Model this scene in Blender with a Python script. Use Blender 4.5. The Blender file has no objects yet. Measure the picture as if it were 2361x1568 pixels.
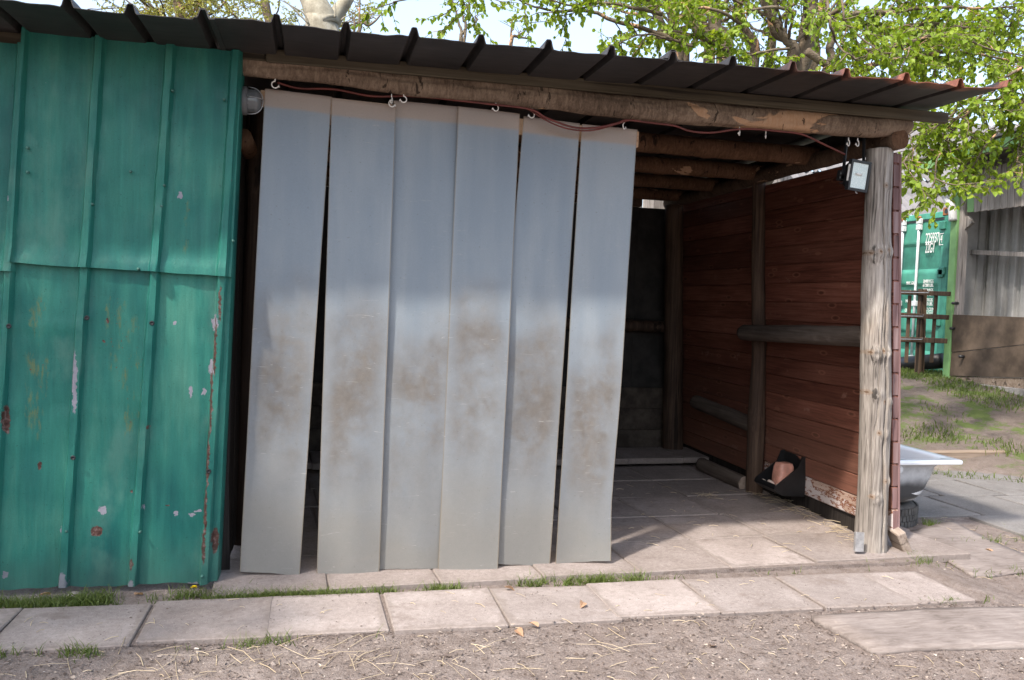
import bpy, bmesh, math, random
from mathutils import Vector, Matrix, noise
R = math.radians
scene = bpy.context.scene
COL = scene.collection
rng = random.Random(7)

# ------------------------------------------------------------------ camera
CAM = Vector((0.0, -4.15, 1.37))
YAW, PITCH, ROLL = R(13.3), R(-2.6), 0.038
fw = Vector((math.sin(YAW)*math.cos(PITCH), math.cos(YAW)*math.cos(PITCH), math.sin(PITCH)))
r0 = Vector((math.cos(YAW), -math.sin(YAW), 0.0)); u0 = r0.cross(fw)
rt = math.cos(ROLL)*r0 + math.sin(ROLL)*u0
up = -math.sin(ROLL)*r0 + math.cos(ROLL)*u0
cd = bpy.data.cameras.new('camera'); cam = bpy.data.objects.new('camera', cd); COL.objects.link(cam)
cd.sensor_width = 36.0; cd.lens = 36.0*1950/2361; cd.clip_start = 0.05; cd.clip_end = 2000
cam.matrix_world = Matrix(((rt.x, up.x, -fw.x, CAM.x), (rt.y, up.y, -fw.y, CAM.y), (rt.z, up.z, -fw.z, CAM.z), (0, 0, 0, 1)))
scene.camera = cam

# ------------------------------------------------------------------ world, sun, exposure
SUN_TRAVEL = Vector((0.62, 0.50, -1.0)).normalized()
elev = math.asin(-SUN_TRAVEL.z)
w = bpy.data.worlds.new('World'); scene.world = w; w.use_nodes = True
wn = w.node_tree; bg = wn.nodes['Background']
sky = wn.nodes.new('ShaderNodeTexSky'); sky.sky_type = 'NISHITA'; sky.sun_disc = False
sky.sun_elevation = elev; sky.sun_rotation = math.atan2(-SUN_TRAVEL.x, -SUN_TRAVEL.y)
sky.air_density = 1.0; sky.dust_density = 3.5; sky.ozone_density = 1.0
hz = wn.nodes.new('ShaderNodeMix'); hz.data_type = 'RGBA'; hz.inputs[0].default_value = .38; hz.inputs[7].default_value = (2.1, 2.35, 2.65, 1)   # thin even high cloud
wn.links.new(sky.outputs[0], hz.inputs[6]); wn.links.new(hz.outputs[2], bg.inputs[0]); bg.inputs[1].default_value = 0.15
sd = bpy.data.lights.new('sun', 'SUN'); sd.energy = 2.05; sd.angle = R(2.4); sd.color = (1.0, 0.92, 0.82)
sun = bpy.data.objects.new('sun', sd); COL.objects.link(sun)
sun.rotation_euler = SUN_TRAVEL.to_track_quat('-Z', 'Y').to_euler(); sun.location = (-6, -6, 9)
vs = scene.view_settings; vs.view_transform = 'Standard'; vs.look = 'None'; vs.gamma = 1.0
vs.use_curve_mapping = False; vs.exposure = 1.78
scene.cycles.max_bounces = 7; scene.cycles.transparent_max_bounces = 8
scene.render.resolution_x = 1024; scene.render.resolution_y = 680

# ------------------------------------------------------------------ photo ray helpers (2361 x 1568 frame)
def ray(x, y): return fw + rt*((x-1180.5)/1950) - up*((y-784)/1950)
def atY(x, y, v): d = ray(x, y); return CAM + d*((v-CAM.y)/d.y)
def atZ(x, y, v): d = ray(x, y); return CAM + d*((v-CAM.z)/d.z)
def atX(x, y, v): d = ray(x, y); return CAM + d*((v-CAM.x)/d.x)
def zz(off, sc):
    return lambda x, y: ((off[0]+x/sc)/1.36213, (off[1]+y/sc)/1.36213)
z3 = zz((2600, 400), 3.409); z4 = zz((2700, 800), 3.409); z5 = zz((2600, 1200), 2.6136); z8 = zz((2000, 1600), 1.9416)
z2i = zz((2000, 1100), 2.614); zt2 = zz((700, 0), 2.361); zt3 = zz((1600, 0), 2.6133); zt4 = zz((2400, 0), 2.6127)

# ------------------------------------------------------------------ object helpers
def tag(o, label=None, cat=None, group=None, kind=None):
    for k, v in (('label', label), ('category', cat), ('group', group), ('kind', kind)):
        if v: o[k] = v
    return o
def link(name, data, parent=None, origin=None):
    o = bpy.data.objects.new(name, data); COL.objects.link(o)
    if parent is not None:
        o.parent = parent
        b = parent.get('_base')
        o.matrix_parent_inverse = Matrix.Translation(-Vector(b)) if b is not None else Matrix()
    return o
def thing(name, label, cat, base, group=None):
    o = bpy.data.objects.new(name, None); COL.objects.link(o); o.empty_display_size = 0.1
    o.location = base; o['_base'] = tuple(base)
    return tag(o, label, cat, group)
class MB:
    def __init__(s): s.v = []; s.f = []
    def add(s, vs_, fs_):
        n = len(s.v); s.v += [tuple(q) for q in vs_]; s.f += [tuple(i+n for i in f) for f in fs_]; return s
    def grid(s, fn, nu, nv, cu=False):
        n = len(s.v); m = nu if cu else nu+1
        for j in range(nv+1):
            for i in range(m): s.v.append(tuple(fn(i/nu, j/nv)))
        for j in range(nv):
            for i in range(nu):
                a = n+j*m+i; b = n+j*m+(i+1) % m
                s.f.append((a, b, b+m, a+m))
        return s
    def box(s, a, b):
        x0, y0, z0 = a; x1, y1, z1 = b
        return s.hexa([(x0, y0, z0), (x1, y0, z0), (x1, y1, z0), (x0, y1, z0), (x0, y0, z1), (x1, y0, z1), (x1, y1, z1), (x0, y1, z1)])
    def hexa(s, c): return s.add(c, [(0, 3, 2, 1), (4, 5, 6, 7), (0, 1, 5, 4), (1, 2, 6, 5), (2, 3, 7, 6), (3, 0, 4, 7)])
    def tube(s, pts, rad, seg=8, cap=True):
        pts = [Vector(p) for p in pts]; n = len(pts)
        rr = rad if isinstance(rad, (list, tuple)) else [rad]*n
        b = len(s.v); prev = None
        for i, p in enumerate(pts):
            t = (pts[min(i+1, n-1)]-pts[max(i-1, 0)])
            t = t.normalized() if t.length > 1e-9 else Vector((0, 0, 1))
            if prev is None:
                a = Vector((0, 0, 1)) if abs(t.z) < 0.9 else Vector((1, 0, 0)); nx = t.cross(a).normalized()
            else: nx = (prev - t*prev.dot(t)).normalized()
            prev = nx; ny = t.cross(nx)
            for k in range(seg):
                a = 2*math.pi*k/seg; s.v.append(tuple(p+(nx*math.cos(a)+ny*math.sin(a))*rr[i]))
        for i in range(n-1):
            for k in range(seg):
                a = b+i*seg+k; c = b+i*seg+(k+1) % seg; s.f.append((a, c, c+seg, a+seg))
        if cap: s.f.append(tuple(range(b+seg-1, b-1, -1))); s.f.append(tuple(range(b+(n-1)*seg, b+n*seg)))
        return s
    def lathe(s, c, prof, seg=24, axis='z'):
        c = Vector(c)
        def fn(u, v):
            i = min(int(round(v*(len(prof)-1))), len(prof)-1); r, h = prof[i]; a = 2*math.pi*u
            return c+(Vector((r*math.cos(a), r*math.sin(a), h)) if axis == 'z' else Vector((r*math.cos(a), h, r*math.sin(a))) if axis == 'y' else Vector((h, r*math.cos(a), r*math.sin(a))))
        return s.grid(fn, seg, len(prof)-1, True)
    def mesh(s, name): 
        me = bpy.data.meshes.new(name); me.from_pydata(s.v, [], s.f); me.update(); return me
    def build(s, name, mat, parent=None, smooth=False, bevel=0.0, solid=0.0, seg=1, origin=None):
        off = Vector(origin) if origin is not None else None
        if off is not None: s.v = [tuple(Vector(q)-off) for q in s.v]
        me = s.mesh(name)
        if bevel > 0:
            bm = bmesh.new(); bm.from_mesh(me)
            bmesh.ops.recalc_face_normals(bm, faces=bm.faces)
            bmesh.ops.bevel(bm, geom=[e for e in bm.edges], offset=bevel, segments=seg, profile=0.6, affect='EDGES', clamp_overlap=True)
            bm.to_mesh(me); bm.free()
        elif solid == 0:
            bm = bmesh.new(); bm.from_mesh(me); bmesh.ops.recalc_face_normals(bm, faces=bm.faces); bm.to_mesh(me); bm.free()
        if mat is not None: me.materials.append(mat)
        o = link(name, me, parent)
        if off is not None: o.location = off if parent is None else off
        if smooth:
            for p in me.polygons: p.use_smooth = True
        if solid:
            m = o.modifiers.new('solid', 'SOLIDIFY'); m.thickness = solid; m.offset = 0
            if smooth: e = o.modifiers.new('split', 'EDGE_SPLIT'); e.split_angle = R(40)
        return o
def nz(x, y=0.0, z=0.0): return noise.noise(Vector((x, y, z)))
def fbm(x, y=0.0, z=0.0, o=4):
    s = 0; a = 1; 
    for i in range(o): s += a*noise.noise(Vector((x, y, z))*(2**i)); a *= .5
    return s
def sstep(a, b, x):
    t = max(0, min(1, (x-a)/(b-a))); return t*t*(3-2*t)
def lerp(a, b, t): return a+(b-a)*t

# ------------------------------------------------------------------ material helpers
class G:
    def __init__(s, name, rough=0.7, spec=0.3):
        s.m = bpy.data.materials.new(name); s.m.use_nodes = True; s.nt = s.m.node_tree
        s.b = s.nt.nodes['Principled BSDF']; s.out = s.nt.nodes['Material Output']
        s.b.inputs['Roughness'].default_value = rough; s.b.inputs['Specular IOR Level'].default_value = spec
        s.tc = s.nt.nodes.new('ShaderNodeTexCoord'); s.oi = s.nt.nodes.new('ShaderNodeObjectInfo')
        s.P = s.tc.outputs['Object']; s.rnd = s.oi.outputs['Random']
    def n(s, typ, **kw):
        nd = s.nt.nodes.new('ShaderNode'+typ)
        for k, v in kw.items():
            if k.startswith('_'): setattr(nd, k[1:], v)
            else: s.set(nd.inputs[k.replace('0_', '')] if not k.startswith('i') or not k[1:].isdigit() else nd.inputs[int(k[1:])], v)
        return nd
    def set(s, sock, v):
        if isinstance(v, bpy.types.NodeSocket): s.nt.links.new(v, sock)
        else:
            if isinstance(v, (tuple, list)) and len(v) == 3 and len(getattr(sock, 'default_value', [0]*3)) == 4: v = (*v, 1)
            sock.default_value = v
    def math(s, op, a, b=0.0, c=0.0, clamp=False):
        nd = s.n('Math', _operation=op, _use_clamp=clamp); s.set(nd.inputs[0], a); s.set(nd.inputs[1], b); s.set(nd.inputs[2], c); return nd.outputs[0]
    def vmath(s, op, a, b=(0, 0, 0)):
        nd = s.n('VectorMath', _operation=op); s.set(nd.inputs[0], a); s.set(nd.inputs[1], b); return nd
    def map(s, scale=(1, 1, 1), loc=(0, 0, 0), vec=None, rnd=False):
        v = vec or s.P
        if rnd:
            k = s.n('CombineXYZ', X=s.math('MULTIPLY', s.rnd, 31.7), Y=s.math('MULTIPLY', s.rnd, 17.3), Z=s.math('MULTIPLY', s.rnd, 53.1)).outputs[0]
            v = s.vmath('ADD', v, k).outputs[0]
        return s.n('Mapping', Vector=v, Scale=scale, Location=loc).outputs[0]
    def noise(s, scale=5.0, detail=4.0, rough=0.55, vec=None, dist=0.0):
        return s.n('TexNoise', Vector=vec or s.P, Scale=scale, Detail=detail, Roughness=rough, Distortion=dist).outputs[0]
    def ramp(s, fac, stops, interp='LINEAR'):
        nd = s.n('ValToRGB'); cr = nd.color_ramp; cr.interpolation = interp
        while len(cr.elements) < len(stops): cr.elements.new(0.5)
        for e, (p, c) in zip(cr.elements, stops):
            e.position = p; e.color = (*c, 1) if isinstance(c, (tuple, list)) else (c, c, c, 1)
        s.nt.links.new(fac, nd.inputs[0]); return nd.outputs[0]
    def step(s, fac, a, b):
        nd = s.n('MapRange', _interpolation_type='SMOOTHSTEP'); s.set(nd.inputs[0], fac); s.set(nd.inputs[1], a); s.set(nd.inputs[2], b); return nd.outputs[0]
    def mix(s, fac, a, b, blend='MIX'):
        nd = s.n('Mix', _data_type='RGBA', _blend_type=blend)
        s.set(nd.inputs[0], fac); s.set(nd.inputs[6], a); s.set(nd.inputs[7], b); return nd.outputs[2]
    def col(s, c): s.set(s.b.inputs['Base Color'], c); return s
    def rough(s, r): s.set(s.b.inputs['Roughness'], r); return s
    def bump(s, h, strength=0.4, dist=0.01, normal=None):
        nd = s.n('Bump', Height=h, Strength=strength, Distance=dist)
        if normal: s.nt.links.new(normal, nd.inputs['Normal'])
        s.nt.links.new(nd.outputs[0], s.b.inputs['Normal']); return nd.outputs[0]
    def blobs(s, lst, axes='xz', wob=0.02, wscale=25.0):
        """union mask of ragged patches (cx, cz, rx, rz) in object space"""
        nv = s.n('TexNoise', Vector=s.P, Scale=wscale, Detail=5.0, Roughness=.65)
        off = s.vmath('SUBTRACT', nv.outputs[1], (.5, .5, .5)).outputs[0]
        off = s.n('VectorMath', _operation='SCALE', i0=off, Scale=wob*4).outputs[0]
        p = s.vmath('ADD', s.P, off).outputs[0]; res = None
        for (cx, cz, rx, rz) in lst:
            c = {'xz': (cx, 0, cz), 'yz': (0, cx, cz), 'xy': (cx, cz, 0)}[axes]
            sc = {'xz': (1/rx, 0, 1/rz), 'yz': (0, 1/rx, 1/rz), 'xy': (1/rx, 1/rz, 0)}[axes]
            q = s.vmath('MULTIPLY', s.vmath('SUBTRACT', p, c).outputs[0], sc).outputs[0]
            d = s.vmath('LENGTH', q).outputs[1]
            m = s.step(d, 1.0, 0.82); res = m if res is None else s.math('MAXIMUM', res, m)
        return res
def AX(axis, lo, hi): return tuple(lo if a == axis else hi for a in 'XYZ')
def wood(name, dark, mid, light, axis='Z', fine=60, rough=.75, bump=.35, big=2.2, spec=.2, rvar=.25, cracks=True):
    g = G(name, rough, spec)
    v = g.map(AX(axis, .05, 1), rnd=True); vf = g.map(AX(axis, .03, 1), rnd=True)
    a = g.noise(fine, 5, .65, vf, .4); b = g.noise(big, 4, .6, g.map(AX(axis, .35, 1), rnd=True), .6)
    f = g.math('ADD', g.math('MULTIPLY', a, .6), g.math('MULTIPLY', b, .5))
    c = g.ramp(f, [(.38, dark), (.53, mid), (.68, light)])
    if cracks:
        k = g.noise(fine*.35, 3, .5, vf, .2); ck = g.step(k, .40, .35)
        c = g.mix(g.math('MULTIPLY', ck, .75), c, tuple(x*.25 for x in dark))
    hv = g.math('ADD', 1-rvar/2, g.math('MULTIPLY', g.rnd, rvar))
    c = g.mix(1.0, c, g.n('CombineColor', i0=hv, i1=hv, i2=hv).outputs[0], 'MULTIPLY')
    g.col(c); g.bump(a, bump, .004); g.c = c; g.grain = a
    return g
def plain(name, c, rough=.5, spec=.4, var=.25, scale=14, metal=0.0, bump=0.0):
    g = G(name, rough, spec); n_ = g.noise(scale, 5, .6, g.map(rnd=True))
    g.col(g.mix(g.step(n_, .3, .75), tuple(x*(1-var) for x in c), tuple(min(1, x*(1+var*.5)) for x in c)))
    g.b.inputs['Metallic'].default_value = metal
    if bump: g.bump(n_, bump, .003)
    return g.m

# ------------------------------------------------------------------ materials
def gp(x, y, v=-.06): p = atY(x, y, v); return (p.x, p.z)
def green_paint():
    g = G('green_paint', .42, .22)
    v = g.map((1, 1, .12)); a = g.noise(9, 5, .6, v, .5); b = g.noise(1.7, 3, .5, None, .4)
    f = g.math('ADD', g.math('MULTIPLY', a, .5), g.math('MULTIPLY', b, .55))
    c = g.ramp(f, [(.30, (.006, .055, .056)), (.44, (.011, .102, .088)), (.58, (.024, .150, .117)), (.76, (.072, .215, .158))])
    st = g.noise(55, 4, .7, g.map((1, 1, .05)), .3); fs = g.noise(170, 3, .7)
    k = g.math('ADD', .55, g.math('ADD', g.math('MULTIPLY', st, .5), g.math('MULTIPLY', fs, .4)))
    c = g.mix(1.0, c, g.n('CombineColor', i0=k, i1=k, i2=k).outputs[0], 'MULTIPLY')
    c = g.mix(g.math('MULTIPLY', g.step(g.noise(95, 3, .6, g.map(loc=(3, 3, 3))), .66, .72), .5), c, (.006, .03, .03))
    ch = g.step(g.noise(4, 5, .65, g.map((1, 1, .6), (7, 1, 2))), .52, .72); c = g.mix(g.math('MULTIPLY', ch, .35), c, (.11, .21, .17))      # chalky fading
    # yellowish rust bleeding in the middle bays
    ym = g.blobs([(*gp(265, 760), .05, .22), (*gp(300, 880), .06, .3), (*gp(85, 730), .03, .12), (*gp(80, 900), .05, .25), (*gp(430, 520), .02, .12)], wob=.03, wscale=9)
    yn = g.step(g.noise(38, 5, .7, g.map((1, 1, .25))), .5, .68)
    c = g.mix(g.math('MULTIPLY', g.math('MULTIPLY', ym, yn), .5), c, (.16, .14, .03))
    rn = g.step(g.noise(60, 4, .6), .66, .71)
    c = g.mix(g.math('MULTIPLY', ym, rn), c, (.13, .035, .015))
    # chipped primer, scattered and along the ribs
    pk = g.blobs([(*gp(437, 905), .012, .03), (*gp(470, 905), .01, .025), (*gp(415, 450), .01, .014), (*gp(18, 455), .008, .02),
                  (*gp(487, 850), .010, .05), (*gp(455, 1180), .02, .008), (*gp(405, 1185), .012, .012), (*gp(440, 1190), .018, .012), (*gp(235, 1180), .02, .02),
                  (*gp(5, 1330), .015, .015), (*gp(138, 1225), .006, .015), (*gp(303, 1360), .014, .05), (*gp(330, 1170), .006, .012), (*gp(400, 745), .008, .01),
                  (*gp(496, 745), .016, .045), (*gp(172, 880), .010, .15), (*gp(145, 1350), .02, .06), (*gp(440, 1352), .03, .012), (*gp(360, 1358), .12, .008)], wob=.012, wscale=40)
    c = g.mix(pk, c, g.mix(g.noise(70, 4, .7), (.16, .16, .18), (.30, .28, .33)))
    sp = g.step(g.noise(27, 6, .75), .735, .75); c = g.mix(sp, c, (.25, .24, .26))
    bands = g.step(g.n('SeparateXYZ', Vector=g.P).outputs[2], .6, .02)
    sp2 = g.math('MULTIPLY', g.step(g.noise(33, 5, .7, g.map((1, 1, .6), (3, 1, 2))), .70, .72), bands); c = g.mix(sp2, c, (.26, .24, .26))
    rb = g.blobs([(*gp(507, 700), .006, .09), (*gp(496, 800), .007, .15), (*gp(487, 930), .007, .17), (*gp(480, 1060), .008, .15), (*gp(474, 1180), .008, .12), (*gp(470, 1260), .009, .09),
                  (*gp(220, 1228), .028, .026), (*gp(12, 970), .014, .07), (*gp(88, 1075), .008, .018), (*gp(303, 1300), .008, .03), (*gp(495, 1250), .018, .07), (*gp(340, 985), .006, .01),
                  (*gp(246, 740), .006, .014), (*gp(238, 788), .007, .008), (*gp(300, 1135), .005, .01), (*gp(385, 1168), .012, .005)], wob=.008, wscale=45)
    rc = g.ramp(g.noise(50, 4, .6), [(.3, (.035, .016, .013)), (.5, (.085, .042, .033)), (.72, (.22, .16, .145))])
    c = g.mix(rb, c, rc)
    dirt = g.math('MULTIPLY', g.step(g.math('ADD', g.n('SeparateXYZ', Vector=g.P).outputs[2], g.math('MULTIPLY', g.noise(6, 4), .25)), .38, .1), .45)
    c = g.mix(dirt, c, (.05, .075, .065))
    g.col(c)
    h = g.math('ADD', g.math('MULTIPLY', g.noise(120, 4, .7, g.map((1, 1, .4))), .5), g.math('MULTIPLY', g.math('MAXIMUM', rb, pk), -.8))
    h = g.math('ADD', h, g.math('MULTIPLY', g.step(g.noise(22, 6, .8, g.map((1, 1, .5))), .56, .62), .35))
    g.bump(h, .35, .003)
    g.rough(g.ramp(g.noise(14, 4), [(.3, .34), (.7, .55)]))
    return g.m
M = {}
M['green'] = green_paint()

def strip_mat():
    g = G('strip_plastic', .33, .45)
    P = g.map(rnd=True)
    W = g.map((1, 1, .8)); big = g.noise(2.9, 6, .66, W, .4); med = g.noise(11, 5, .7, g.map(rnd=True), .5); vary = g.noise(3.2, 5, .65, P, .4)
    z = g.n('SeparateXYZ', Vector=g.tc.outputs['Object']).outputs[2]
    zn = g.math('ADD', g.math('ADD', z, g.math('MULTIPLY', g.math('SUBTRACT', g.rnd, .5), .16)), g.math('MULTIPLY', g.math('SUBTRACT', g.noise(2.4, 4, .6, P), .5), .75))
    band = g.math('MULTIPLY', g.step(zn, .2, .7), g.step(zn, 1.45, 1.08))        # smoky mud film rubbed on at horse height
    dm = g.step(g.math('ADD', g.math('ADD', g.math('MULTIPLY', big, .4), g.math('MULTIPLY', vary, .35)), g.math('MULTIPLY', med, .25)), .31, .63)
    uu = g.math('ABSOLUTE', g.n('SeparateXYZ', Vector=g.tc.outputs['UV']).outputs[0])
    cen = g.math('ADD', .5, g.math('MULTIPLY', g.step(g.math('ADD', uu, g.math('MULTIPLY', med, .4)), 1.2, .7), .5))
    film = g.math('MULTIPLY', g.step(zn, 1.45, .95), .33)  # lower grime, plus darkening in the colour that evens out the sun step
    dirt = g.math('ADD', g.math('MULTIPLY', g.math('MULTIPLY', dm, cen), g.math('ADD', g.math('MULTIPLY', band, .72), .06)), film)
    bot = g.math('MULTIPLY', g.step(zn, .62, .1), .75)
    edge = g.math('MULTIPLY', g.step(uu, .96, .99), .6)
    c = g.mix(g.step(g.math('ADD', g.math('MULTIPLY', g.noise(7, 4, .6, g.map((1, 1, .12), rnd=True)), .5), g.math('MULTIPLY', g.noise(1.6, 4, .6, g.map((1, 1, .5), rnd=True)), .5)), .36, .62), (.295, .365, .445), (.40, .46, .52))
    uvv = g.n('SeparateXYZ', Vector=g.tc.outputs['UV']).outputs[1]
    c = g.mix(g.math('MULTIPLY', g.step(g.math('ADD', uvv, g.math('MULTIPLY', med, .006)), .043, .034), .8), c, (.47, .37, .30))       # tan band along the top hem
    c = g.mix(g.math('MULTIPLY', g.step(uvv, .008, .0), .6), c, (.2, .12, .08))
    c = g.mix(bot, c, (.35, .335, .30))
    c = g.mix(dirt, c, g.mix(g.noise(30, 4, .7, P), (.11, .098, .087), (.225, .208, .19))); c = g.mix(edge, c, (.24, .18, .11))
    sk = g.math('ADD', .86, g.math('MULTIPLY', g.noise(150, 3, .7, P), .28)); c = g.mix(1.0, c, g.n('CombineColor', i0=sk, i1=sk, i2=sk).outputs[0], 'MULTIPLY')
    c = g.mix(g.math('MULTIPLY', g.step(g.noise(70, 3, .6, g.map(loc=(4, 4, 4), rnd=True)), .67, .72), .35), c, (.09, .075, .06))
    sc = g.step(g.noise(90, 2, .5, g.map((.12, 1, 1.2), rnd=True), 1.5), .70, .75); c = g.mix(g.math('MULTIPLY', sc, .4), c, (.6, .6, .57))
    g.col(c); g.rough(g.math('ADD', .30, g.math('MULTIPLY', dirt, .4)))
    g.bump(g.math('ADD', med, g.math('MULTIPLY', big, 2)), .12, .004)
    tr = g.n('BsdfTransparent', Color=(.97, .90, .80)); tl = g.n('BsdfTranslucent', Color=(.5, .5, .46))
    m1 = g.n('MixShader', Fac=.22); g.nt.links.new(g.b.outputs[0], m1.inputs[1]); g.nt.links.new(tl.outputs[0], m1.inputs[2])
    m2 = g.n('MixShader', Fac=g.math('SUBTRACT', .42, g.math('MULTIPLY', dirt, .34)))
    g.nt.links.new(m1.outputs[0], m2.inputs[1]); g.nt.links.new(tr.outputs[0], m2.inputs[2])
    g.nt.links.new(m2.outputs[0], g.out.inputs[0]); return g.m
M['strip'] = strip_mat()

def concrete(name, a, b, c_, spots=.6, half=0, rough=.9):
    g = G(name, rough, .2); P = g.map(rnd=True)
    n1 = g.noise(3, 5, .6, P); n2 = g.noise(40, 4, .7, P); n3 = g.noise(150, 3, .7, P)
    f = g.math('ADD', g.math('MULTIPLY', n1, .55), g.math('MULTIPLY', n2, .45))
    c = g.ramp(f, [(.32, a), (.5, b), (.68, c_)])
    hv = g.math('ADD', .82, g.math('MULTIPLY', g.rnd, .30)); c = g.mix(1.0, c, g.n('CombineColor', i0=hv, i1=hv, i2=hv).outputs[0], 'MULTIPLY')
    c = g.mix(g.math('MULTIPLY', g.step(n3, .60, .68), .6), c, tuple(min(1, x*1.35) for x in c_)); c = g.mix(g.math('MULTIPLY', g.step(n3, .42, .34), .5), c, tuple(x*.55 for x in a))
    d = g.step(g.noise(55, 3, .6, g.map(loc=(5, 2, 1), rnd=True)), .68, .73); c = g.mix(g.math('MULTIPLY', d, spots), c, tuple(x*.35 for x in a))
    m = g.step(g.noise(5, 5, .7, g.map(loc=(1, 9, 4), rnd=True)), .55, .72); c = g.mix(g.math('MULTIPLY', m, .55), c, (a[0]*.75, a[1]*.68, a[2]*.62))
    if half:       # soil trodden over the rims
        q = g.n('SeparateXYZ', Vector=g.P); e = g.math('MAXIMUM', g.math('ABSOLUTE', q.outputs[0]), g.math('ADD', g.math('ABSOLUTE', q.outputs[1]), half[0]-half[1]))
        e = g.math('ADD', e, g.math('MULTIPLY', g.math('SUBTRACT', g.noise(9, 6, .75, P), .5), .16)); c = g.mix(g.math('MULTIPLY', g.step(e, half[0]-.035, half[0]-.008), .75), c, g.mix(n2, (.13, .105, .09), (.29, .25, .23)))
    g.col(c); g.bump(g.math('ADD', g.math('MULTIPLY', n2, 1.2), n3), .5, .003); return g.m
M['slab'] = concrete('paving_concrete', (.19, .160, .148), (.268, .232, .217), (.345, .306, .29), .8, (.246, .2275))
M['slab_floor'] = concrete('floor_concrete', (.17, .14, .126), (.25, .212, .195), (.33, .288, .27), .6, (.259, .259))
M['slab_dark'] = concrete('path_concrete', (.115, .108, .104), (.165, .156, .15), (.215, .204, .198), .3)
M['plinth'] = concrete('plinth_concrete', (.16, .15, .14), (.24, .225, .21), (.30, .29, .28), .4)

def soil():
    g = G('soil', .95, .1)
    n1 = g.noise(1.1, 5, .6); n2 = g.noise(14, 6, .7); n3 = g.noise(130, 4, .7)
    f = g.math('ADD', g.math('MULTIPLY', n2, .5), g.math('MULTIPLY', n3, .5))
    c = g.ramp(f, [(.33, (.09, .069, .059)), (.45, (.178, .145, .129)), (.57, (.25, .212, .194)), (.72, (.35, .305, .28))])
    c = g.mix(g.math('MULTIPLY', g.step(n1, .45, .65), .35), c, (.19, .15, .13))
    # thin moss and trodden turf, only where the bank is
    xy = g.n('SeparateXYZ', Vector=g.P); s_ = g.math('ADD', g.math('MULTIPLY', xy.outputs[0], .65), g.math('MULTIPLY', xy.outputs[1], .76))
    bank = g.step(s_, 5.5, 6.3); gm = g.step(g.noise(2.1, 6, .75, g.map(loc=(4, 4, 0))), .49, .58)
    c = g.mix(g.math('MULTIPLY', bank, .55), c, (.085, .068, .055))
    c = g.mix(g.math('MULTIPLY', g.math('MULTIPLY', bank, gm), .75), c, (.075, .12, .02))
    g.col(c); g.bump(g.math('ADD', g.math('MULTIPLY', n2, 2.5), n3), .8, .012); return g.m
M['soil'] = soil()

def postmat():
    g = wood('weathered_wood', (.07, .06, .052), (.225, .20, .178), (.40, .37, .335), 'Z', 95, bump=.8, rvar=.05)
    c = g.mix(g.math('MULTIPLY', g.step(g.noise(2.5, 4, .6, g.map((1, 1, .5))), .5, .7), .45), g.c, (.36, .27, .19))
    kl = [(.33, -.35), (.70, .05), (.42, .75), (.93, -.55), (1.16, -.55), (1.17, .25), (.88, .5), (1.72, -.7), (1.73, -.15), (1.74, .55), (2.1, .3)]
    cx = lambda z, a: 3.215-.055*z+.08*math.sin(a)-.02
    kr = g.blobs([(cx(z, a), z, .014, .018) for z, a in kl], wob=.004, wscale=60); ki = g.blobs([(cx(z, a), z, .006, .007) for z, a in kl], wob=.004, wscale=60)
    c = g.mix(g.math('MULTIPLY', kr, .45), c, (.22, .15, .10)); c = g.mix(g.math('MULTIPLY', ki, .8), c, (.10, .055, .03))
    g.col(c); return g.m
M['post'] = postmat()
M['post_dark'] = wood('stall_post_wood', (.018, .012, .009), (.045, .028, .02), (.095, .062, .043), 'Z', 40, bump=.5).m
def bark(name, axis, dark, mid, light, lighter):
    g = G(name, .85, .15); other = AX(axis, 1.6, .45)
    n1 = g.noise(40, 5, .7, g.map(other, rnd=True), .8); n2 = g.noise(4, 4, .6, g.map(rnd=True)); n3 = g.noise(90, 4, .7, g.map(rnd=True))
    f = g.math('ADD', g.math('MULTIPLY', n1, .45), g.math('ADD', g.math('MULTIPLY', n2, .4), g.math('MULTIPLY', n3, .2)))
    c = g.ramp(f, [(.36, dark), (.5, mid), (.62, light), (.72, lighter)])
    pl = g.step(g.noise(3.1, 4, .65, g.map(AX(axis, .55, 1.2), (2, 7, 3), rnd=True), .6), .60, .62); c = g.mix(pl, c, g.mix(n1, (.30, .15, .07), (.48, .33, .22)))
    ck = g.step(g.noise(16, 3, .6, g.map(AX(axis, 1.5, .5), (1, 3, 5), rnd=True), 1.2), .36, .33); c = g.mix(g.math('MULTIPLY', ck, .8), c, (.018, .012, .009))
    g.col(c); g.bump(g.math('SUBTRACT', g.math('ADD', n1, g.math('MULTIPLY', n3, .5)), g.math('ADD', pl, ck)), .7, .006); return g.m
M['bark_x'] = bark('log_bark', 'X', (.06, .04, .028), (.15, .105, .075), (.245, .18, .13), (.36, .28, .215))
M['bark_y'] = bark('side_log_bark', 'Y', (.04, .026, .018), (.085, .055, .038), (.14, .095, .065), (.2, .14, .1))
M['rafter'] = bark('rafter_bark', 'X', (.05, .026, .015), (.105, .056, .032), (.16, .09, .055), (.21, .13, .085))
M['rail_log'] = wood('rail_log_wood', (.026, .019, .016), (.06, .046, .038), (.115, .093, .08), 'Y', 40, bump=.5).m
M['endgrain'] = wood('end_grain', (.12, .085, .065), (.25, .19, .15), (.36, .30, .25), 'Y', 20, rvar=.1).m
M['old_log'] = wood('old_log_wood', (.035, .026, .021), (.075, .058, .048), (.12, .098, .083), 'Y', 30).m
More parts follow.
